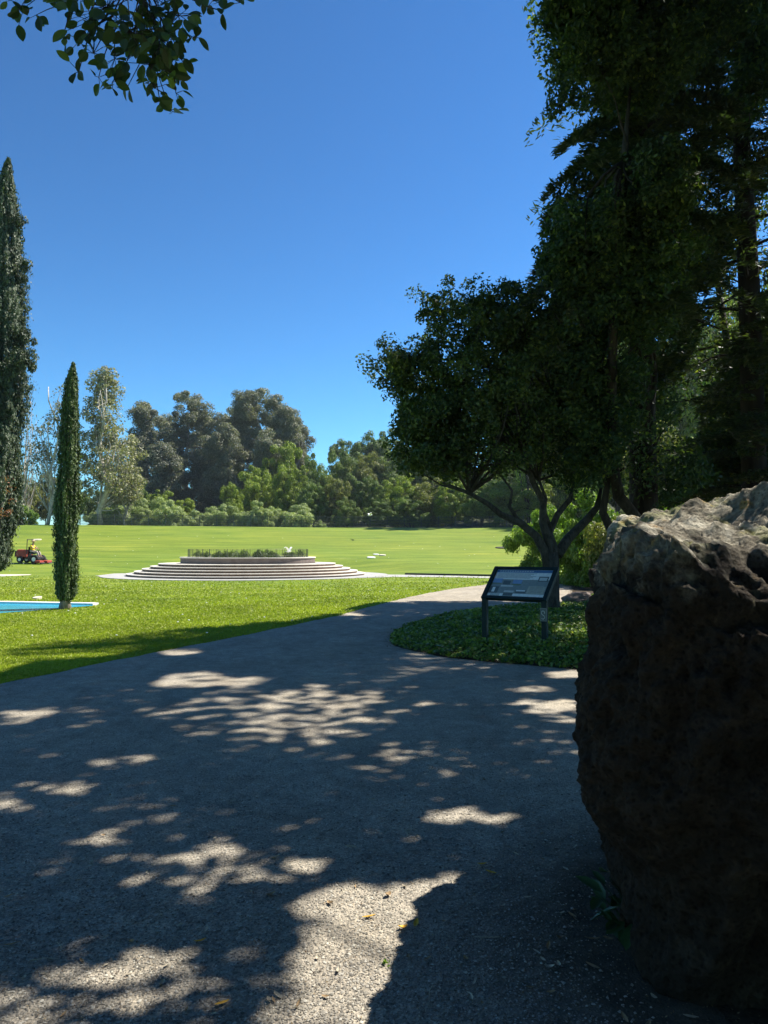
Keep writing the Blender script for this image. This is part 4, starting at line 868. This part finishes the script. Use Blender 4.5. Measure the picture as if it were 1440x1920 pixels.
# ------------------------------------------------------------------ boulder
def boulder():
    cx, cy = 2.22, 3.34
    bm = bmesh.new(); bmesh.ops.create_icosphere(bm, subdivisions=8, radius=1); me = bpy.data.meshes.new('boulder'); bm.to_mesh(me); bm.free()
    n = len(me.vertices); co = np.empty(n * 3, np.float32); me.vertices.foreach_get('co', co); co = co.reshape(-1, 3).astype(float)
    ax, ay = 1.22, .92
    p = 5.5; q = (np.abs(co[:, 0]) ** p + np.abs(co[:, 1]) ** p + np.abs(co[:, 2]) ** 8) ** (1 / p); U = np.clip(co / q[:, None], -1, 1)
    X_ = U[:, 0] * ax; Y_ = U[:, 1] * ay; Zn = U[:, 2]
    # broad sloping top: highest at the back right, a shoulder at the left, falling towards the viewer
    topz = 1.66 + .23 * sstep((X_ + 1.15) / 1.0) - .08 * sstep((X_ - .4) / 1)
    topz = topz - .30 * sstep((-Y_ + .1) / 1.0) * sstep((X_ + 1.25) / .7) + .04 * (Y_ / ay)
    Z_ = np.where(Zn > 0, .7 + Zn * (topz - .7), .7 + Zn * .9)
    pinch = 1 - .10 * sstep((.75 - Z_) / .8)
    X_ = X_ * pinch - .05 * np.exp(-((Z_ - .85) / .25) ** 2) * sstep((-X_ - .7) / .4); Y_ = Y_ * (1 - .2 * sstep((.9 - Z_) / .9)); X_ = X_ + .22 * Y_
    C = np.stack([X_, Y_, Z_], 1); out = np.empty_like(C); nrm = unit(np.stack([U[:, 0] ** 3, U[:, 1] ** 3, U[:, 2] ** 3], 1) + 1e-6)
    for i in range(n):
        v = Vector(C[i]); v.z *= .7 if Zn[i] < .8 else 1
        d = .10 * noise.fractal(v * 1.2 + Vector((4, 1, 2)), .9, 2.1, 4)
        r = noise.ridged_multi_fractal(v * 2.2 + Vector((3, 0, 0)), .8, 2.2, 6, 1, 2) - 1.1
        vo = noise.voronoi(v * 5.5 + noise.noise_vector(v * 4) * .5)[0]; v2 = noise.voronoi(v * 13 + noise.noise_vector(v * 9) * .4)[0]; v3 = noise.voronoi(v * 30)[0]
        v4 = noise.voronoi(v * 9 + noise.noise_vector(v * 6) * .5)[0]; amp = .45 + .55 * min(1, max(0, (noise.noise(v * 1.9) + .25) * 2.2))
        d += .075 * max(-1.2, min(.8, r)) - .05 * (min(vo[0], .6) - .3) + amp * (.10 * (min(v4[0], .5) - .3) + .065 * (min(v2[0], .5) - .3) + .05 * (min(v3[0], .5) - .3) + .016 * noise.noise(v * 38) + .010 * noise.noise(v * 80))
        out[i] = C[i] + nrm[i] * d
    me.vertices.foreach_set('co', out.astype(np.float32).ravel()); me.update()
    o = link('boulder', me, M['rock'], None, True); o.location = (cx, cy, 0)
    return tag(o, 'huge rough brown boulder with a lichened top painted paler as sunlit at the right edge', 'boulder')
boulder()
# broad-leaved weed at the foot of the boulder
e = empty('weed', (1.02, 3.05, 0), 0, 'dark broad-leaved weed growing at the foot of the boulder', 'plant'); rng = np.random.default_rng(9)
g = Geo(); Pw = []; Aw = []
for k in range(16):
    a_ = rng.uniform(0, 6.28); L = rng.uniform(.12, .3); tip = np.array([math.cos(a_) * L * .8, math.sin(a_) * L * .8, L * .7]); g.tube([(0, 0, 0), tip * .5 + np.array([0, 0, .04]), tip], [.004, .003, .002], 5)
    for j in range(3): Pw.append(tip * (.6 + .25 * j) + rng.normal(0, .015, 3)); Aw.append(tip / np.linalg.norm(tip) + rng.normal(0, .3, 3))
g.build('stem', M['weed_leaf'], e); V_, F_, r1 = leaves(rng, np.array(Pw), np.tile([[0, -.2, 1.0]], (len(Pw), 1)), .11, .045, True, along=np.array(Aw), jit=.3)
link('foliage', np_mesh('foliage', V_, F_, r1), M['weed_leaf'], e)
# tiny green sprout at the edge of the boulder shadow
x_, y_ = G(722, 1812); V_, F_, r1 = leaves(rng, rng.normal(0, .007, (9, 3)) * np.array([1, 1, .4]) + np.array([0, 0, .012]), np.tile([[0, 0, 1.0]], (9, 1)), .022, .009, True)
o = link('sprout', np_mesh('sprout', V_, F_, r1), M['bright_leaf']); o.location = (x_, y_, .004); tag(o, 'tiny bright green sprout in the gravel at the boulder shadow edge', 'plant')
# flat stone in the ground cover behind the sign
bm = bmesh.new(); bmesh.ops.create_icosphere(bm, subdivisions=4, radius=1)
for v in bm.verts:
    d = 1 + .22 * noise.fractal(v.co * 1.6, 1, 2, 4); v.co = Vector((v.co.x * .42 * d, v.co.y * .3 * d, v.co.z * .22 * d + .12))
me = bpy.data.meshes.new('stone'); bm.to_mesh(me); bm.free(); o = link('stone', me, M['planter']); p = G(1086, 1142); o.location = (p[0], p[1], .12); tag(o, 'low grey stone in the ground cover between sign and boulder', 'stone')

# ------------------------------------------------------------------ information sign
Lp = np.array([*G(910, 1216), 0]); Rp = np.array([*G(1022, 1226), 0]); u_ = Rp - Lp; Wd = np.linalg.norm(u_); ang = math.atan2(u_[1], u_[0])
sg = empty('information_sign', Lp, ang, 'low slanted information panel on two dark green posts in the ground cover', 'sign')
HP = .80; TL = R(45); PD = .70
rx = Matrix.Rotation(TL, 3, 'X')
for xx in (0, Wd): Geo().box((xx, .0, HP / 2 - .05), (.085, .075, HP + .12)).build('post', M['green_metal'], sg, bevel=.006)
def pan(x, s, h=0): v = rx @ Vector((0, s, h)); return Vector((x, v.y - .03, v.z + HP - .0))
g = Geo()
def slab(g, x0, x1, s0, s1, h0, h1, mi=0):
    vs = [pan(x, s, h) for h in (h0, h1) for x, s in ((x0, s0), (x1, s0), (x1, s1), (x0, s1))]
    g.add(vs, [(3, 2, 1, 0), (4, 5, 6, 7), (0, 1, 5, 4), (1, 2, 6, 5), (2, 3, 7, 6), (3, 0, 4, 7)], mi)
x0, x1 = -.05, Wd + .05
slab(g, x0, x0 + .07, .0, PD, -.03, .035); slab(g, x1 - .07, x1, .0, PD, -.03, .035); slab(g, x0 + .07, x1 - .07, .0, .055, -.03, .033); slab(g, x0 + .07, x1 - .07, PD - .05, PD, -.03, .033)
g.build('frame', M['green_metal'], sg, bevel=.004)
g = Geo(); slab(g, x0 + .07, x1 - .07, .055, PD - .05, -.022, .008); 
PR = {'p_grey': (.58, .60, .58), 'p_blue': (.06, .17, .36), 'p_pale': (.80, .82, .80), 'p_mid': (.24, .28, .27), 'p_photo': (.10, .13, .13), 'p_sky': (.20, .33, .55), 'p_text': (.22, .24, .25), 'p_green': (.16, .22, .14), 'p_sand': (.45, .44, .36)}
for k_, c in PR.items(): M[k_] = plain(k_, c, .35, .12, 25, .5)
pn = g.build('panel', M['p_grey'], sg)
ix0, ix1 = x0 + .075, x1 - .075; s0, s1 = .06, PD - .055; names = list(PR); pics = Geo()
def pic(a, b, c, d, m, h=.010): slab(pics, ix0 + (ix1 - ix0) * a, ix0 + (ix1 - ix0) * b, s0 + (s1 - s0) * c, s0 + (s1 - s0) * d, .009, h, names.index(m))
pic(0, 1, .9, 1, 'p_blue', .0100); pic(0, 1, .64, .895, 'p_pale', .0100); pic(0, 1, .12, .635, 'p_mid', .0100); pic(0, 1, .0, .115, 'p_pale', .0100)
pic(.0, .17, .50, .66, 'p_sky', .0125); pic(.0, .17, .46, .495, 'p_green', .0125); pic(.2, .33, .44, .58, 'p_photo', .0125); pic(.37, .53, .48, .62, 'p_sky', .0125); pic(.37, .53, .42, .475, 'p_green', .0125); pic(.80, .97, .58, .76, 'p_photo', .0125); pic(.82, .95, .61, .72, 'p_grey', .014)
pic(.01, .16, .12, .36, 'p_photo', .0125); pic(.05, .10, .16, .33, 'p_pale', .014); pic(.28, .45, .03, .14, 'p_photo', .0125); pic(.28, .45, .16, .22, 'p_grey', .0125); pic(.48, .66, .14, .26, 'p_photo', .0125); pic(.49, .65, .20, .25, 'p_pale', .014); pic(.68, .98, .13, .40, 'p_sand', .0125); pic(.18, .40, .36, .42, 'p_grey', .0125)
for j in range(6): pic(.04, .74 - .05 * (j % 3), .86 - j * .035, .873 - j * .035, 'p_text', .0115)
for j in range(4): pic(.05, .22, .095 - j * .024, .105 - j * .024, 'p_text', .0115)
for j in range(5): pic(.71, .94, .36 - j * .045, .372 - j * .045, 'p_text', .014)
for j in range(14): pic(.05 + j * .045, .08 + j * .045, .93, .965, 'p_grey', .0115)
pics.build('print', [M[n_] for n_ in names], pn)
# small notice on the right post, a curled mark in a pale frame
g = Geo(); nx_ = Wd; z_ = .60
g.box((nx_, -.045, z_), (.10, .010, .20), mi=0); g.box((nx_, -.052, z_), (.088, .006, .186), mi=1)
pl_ = g.build('notice', [M['p_text'], M['p_photo']], sg)
g = Geo(); pts = [(nx_ + .026 * math.cos(t), -.058, z_ + .028 + .03 * math.sin(t)) for t in np.linspace(-.4, 4.4, 12)] + [(nx_ + .02, -.058, z_ - .02), (nx_ + .026, -.058, z_ - .045), (nx_ + .0, -.058, z_ - .07), (nx_ - .025, -.058, z_ - .055)]
g.tube(pts, .0055, 5); g.build('symbol', M['p_grey'], pl_)

# ------------------------------------------------------------------ mower and driver
mp = hit(60, 1056); MS = .9
mw = empty('riding_mower', mp, R(-4), 'red ride-on mower with roll bar crossing the bank between the cypresses', 'mower')
mw.rotation_euler = (0, R(3), R(-6)); mw.scale = (MS,) * 3
g = Geo(); g.box((-.72, 0, .78), (1.05, 1.0, .62), top=.84); g.build('engine_hood', M['mower_red'], mw, bevel=.1)
Geo().box((-1.27, 0, .72), (.1, .85, .5)).build('rear_grille', M['steel_dark'], mw, bevel=.02)
Geo().box((-.2, 0, .45), (2.0, .7, .22)).build('chassis', M['steel_dark'], mw, bevel=.03)
Geo().box((.22, 0, .62), (.75, .95, .12)).build('platform', M['steel_dark'], mw, bevel=.03)
g = Geo(); g.box((-.02, 0, .86), (.46, .5, .13)); g.box((-.24, 0, 1.12), (.1, .46, .45)); g.build('seat', M['rubber'], mw, bevel=.04)
g = Geo()
for s in (-.42, .42): g.tube([(-.28, s, .6), (-.3, s, 1.95)], .03, 6)
g.tube([(-.3, -.45, 1.95), (-.3, .45, 1.95)], .03, 6); g.build('roll_bar', M['steel_dark'], mw)
g = Geo(); g.tube([(.62, 0, .6), (.5, 0, 1.12)], .03, 6); sw = g.build('steering_column', M['steel_dark'], mw)
g = Geo(); g.tube([(.48 + .03 * math.cos(t), .17 * math.sin(t), 1.13 + .17 * math.cos(t) * .5) for t in np.linspace(0, 6.28, 16)], .015, 5, cap=False); g.build('steering_wheel', M['rubber'], sw)
def wheel(x, y_, r, w_):
    g = Geo(); g.tube([(x, y_ - w_ / 2, r), (x, y_ - w_ * .38, r), (x, y_ + w_ * .38, r), (x, y_ + w_ / 2, r)], [r * .86, r, r, r * .86], 20); t = g.build('tyre', M['rubber'], mw)
    Geo().tube([(x, y_ - w_ * .53, r), (x, y_ + w_ * .53, r)], r * .48, 14).build('rim', M['p_pale'], t)
for yy in (-.5, .5): wheel(-.75, yy, .27, .22); wheel(.5, yy, .36, .28)
for yy, xx in ((-.62, 1.0), (0, 1.28), (.62, 1.0)):
    g = Geo(); g.box((xx, yy, .2), (.5, .66, .18), top=.86); d_ = g.build('cutting_deck', M['mower_red'], mw, bevel=.04)
    Geo().tube([(xx + .3, yy - .3, .08), (xx + .3, yy + .3, .08)], .07, 8).build('roller', M['steel_dark'], d_)
    Geo().tube([(.55, yy * .4, .5), (xx - .05, yy, .36)], .035, 6).build('lift_arm', M['steel_dark'], d_)

def skin_mesh(name, joints, edges, mat, parent=None, root=0, sub=2):
    me = bpy.data.meshes.new(name); me.from_pydata([j[:3] for j in joints], edges, []); o = link(name, me, mat, parent)
    md = o.modifiers.new('skin', 'SKIN'); md.use_smooth_shade = True
    sk = me.skin_vertices[0].data if me.skin_vertices else None
    if sk is None:
        bm = bmesh.new(); bm.from_mesh(me); lay = bm.verts.layers.skin.verify(); bm.to_mesh(me); bm.free(); sk = me.skin_vertices[0].data
    for i_, j in enumerate(joints):
        r = j[3]; sk[i_].radius = (r, r) if not hasattr(r, '__len__') else r; sk[i_].use_root = (i_ == root)
    s = o.modifiers.new('sub', 'SUBSURF'); s.levels = sub; s.render_levels = sub; return o
def person():
    ml = mw.location; e = empty('person', (ml[0], ml[1], ml[2] + .92 * MS), R(-6), 'person in a yellow top and brimmed hat sitting on the red mower', 'person')
    J = [(0, 0, 0, .14), (.0, 0, .22, .13), (.02, 0, .42, .15), (.04, 0, .56, .06), (.07, 0, .66, .075), (.09, 0, .76, .09),
         (.0, .18, .48, .055), (.2, .25, .28, .042), (.42, .14, .24, .03), (.0, -.18, .48, .055), (.2, -.25, .28, .042), (.42, -.14, .24, .03),
         (.04, .1, -.02, .09), (.46, .14, .02, .068), (.6, .14, -.32, .045), (.72, .14, -.36, .03), (.04, -.1, -.02, .09), (.46, -.14, .02, .068), (.6, -.14, -.32, .045), (.72, -.14, -.36, .03),
         (.47, .12, .245, .022), (.47, -.12, .245, .022)]
    E = [(0, 1), (1, 2), (2, 3), (3, 4), (4, 5), (2, 6), (6, 7), (7, 8), (2, 9), (9, 10), (10, 11), (0, 12), (12, 13), (13, 14), (14, 15), (0, 16), (16, 17), (17, 18), (18, 19), (8, 20), (11, 21)]
    body = skin_mesh('body', J, E, M['skin'], e)
    skin_mesh('shirt', [(0, 0, .02, .16), (0, 0, .22, .155), (.02, 0, .42, .175), (.0, .19, .47, .075), (.1, .23, .38, .065), (.0, -.19, .47, .075), (.1, -.23, .38, .065)], [(0, 1), (1, 2), (2, 3), (3, 4), (2, 5), (5, 6)], M['yellow'], e)
    skin_mesh('trousers', [(0, 0, .0, .16), (.06, .1, -.01, .105), (.46, .14, .025, .085), (.58, .14, -.26, .065), (.06, -.1, -.01, .105), (.46, -.14, .025, .085), (.58, -.14, -.26, .065)], [(0, 1), (1, 2), (2, 3), (0, 4), (4, 5), (5, 6)], M['khaki'], e)
    g = Geo(); g.tube([(.07, 0, .79), (.07, 0, .80), (.065, 0, .81), (.06, 0, .89), (.055, 0, .91)], [.2, .2, .105, .09, .04], 16); g.build('hat', M['hat'], e, True)
    g = Geo(); g.ball((.185, 0, .735), (.018, .014, .02), 8, 6); g.ball((.17, .03, .755), .01, 6, 4); g.ball((.17, -.03, .755), .01, 6, 4); g.build('face', M['skin'], e)
person()

# ------------------------------------------------------------------ gulls
def gull(loc, rz, wing, label, sc=1.0, fold=False):
    e = empty('gull', loc, rz, label, 'bird'); e.scale = (sc, sc, sc)
    g = Geo(); g.ball((0, 0, 0), (.22, .075, .075), 14, 10); g.ball((.22, 0, .04), (.06, .05, .05), 10, 8); g.tube([(.27, 0, .035), (.33, 0, .025)], [.014, .004], 6); g.add([(-.15, .03, 0), (-.15, -.03, 0), (-.34, -.07, .01), (-.34, .07, .01)], [(0, 1, 2, 3)]); g.build('body', M['feather'], e, True)
    for s in (-1, 1):
        g = Geo(); P_ = [((.1, .05), (-.08, .05), 0), ((.14, .3), (-.06, .3), wing * .7), ((.06, .62), (-.08, .55), wing), ((-.06, .82), (-.1, .78), wing * .8)]
        vs = []; fs = []
        for (a, b, z) in P_: vs += [(a[0], s * a[1], z + .012), (b[0], s * b[1], z + .004), (b[0], s * b[1], z - .004), (a[0], s * a[1], z - .008)]
        for k in range(3):
            for j in range(4): fs.append((k * 4 + j, k * 4 + (j + 1) % 4, (k + 1) * 4 + (j + 1) % 4, (k + 1) * 4 + j))
        fs.append((12, 13, 14, 15)); g.add(vs, fs); g.build('wing', M['feather'], e)
gull(at(693, 966, 75), R(15), .22, 'white gull gliding in front of the dark trees above the bank')
gull(at(541, 1034, 42.0), R(-20), .42, 'white gull with raised wings above the planter railing', .6)

# ------------------------------------------------------------------ planter plants
rng = np.random.default_rng(19)
for k in range(26):
    a_ = rng.uniform(math.pi, 2 * math.pi); rr = rng.uniform(1.2, 3.3); cx, cy = PLX + rr * math.cos(a_), PLY + rr * math.sin(a_)
    hgt = rng.uniform(.3, .6); m = 260; ph = rng.uniform(0, 6.28, m); q = rng.random(m) ** .7 * .42
    P = np.stack([np.cos(ph) * q, np.sin(ph) * q, rng.random(m) ** .6 * hgt * (1 - .5 * q / .42)], 1)
    V_, F_, r1 = leaves(rng, P, np.stack([np.cos(ph), np.sin(ph), .3 + 0 * ph], 1), .17, .03, along=np.stack([np.cos(ph) * .4, np.sin(ph) * .4, 1 + 0 * ph], 1), jit=.3)
    o = link('planter_shrub', np_mesh('planter_shrub', V_, F_, r1), M['planter_leaf']); o.location = (cx, cy, 1.06)
    tag(o, 'low tufted plant growing inside the planter railing', 'plant', 'tufted plants in the planter')

# flat slabs and covers on the bank
def slab_at(px, py, wpx, mat, label, cat, name, dep=.8, group=None):
    p = hit(px, py); w_ = wpx / F * p[1]; g = Geo(); g.tube([(0, 0, -.15), (0, 0, .07)], [.5, .5], 18); o = g.build(name, mat); o.scale = (w_, dep, 1); o.location = tuple(p); o.rotation_euler = (R(5), 0, 0); return tag(o, label, cat, group)
slab_at(696, 1046, 16, M['white'], 'pale flat stone low on the bank, leftmost of three right of the steps', 'stone', 'flat_stone')
slab_at(705, 1040.5, 11, M['white'], 'small pale flat stone, uppermost of three on the bank', 'stone', 'flat_stone', .6)
slab_at(717, 1041.5, 13, M['sand'], 'sandy flat stone, rightmost of three on the bank', 'stone', 'flat_stone', .7)
slab_at(940, 1027.5, 22, M['lid'], 'dark round drain cover on the bank left of the oak', 'cover', 'drain_cover', 1.2)
slab_at(70, 1123.5, 14, M['sand'], 'small pale flat stone in the lawn behind the turquoise pool', 'stone', 'flat_stone', .4)
slab_at(69, 1012.5, 16, M['sand'], 'pale bare patch stone on the bank above the mower', 'stone', 'flat_stone', 1.0)

# ------------------------------------------------------------------ thin air between here and the trees
bm = bmesh.new(); bmesh.ops.create_cube(bm, size=1); me = bpy.data.meshes.new('haze'); bm.to_mesh(me); bm.free()
hz = bpy.data.objects.new('haze', me); COL.objects.link(hz); hz.scale = (3400, 3400, 102); hz.location = (0, 900, 49)
t = NT('haze'); v = t.n('ShaderNodeVolumePrincipled'); v.inputs['Density'].default_value = .0002; v.inputs['Color'].default_value = (.8, .9, 1, 1); v.inputs['Anisotropy'].default_value = .2
t.l(v.outputs[0], t.out.inputs['Volume']); me.materials.append(t.m); tag(hz, 'thin pale haze between the lawn and the trees', None, None, 'stuff')
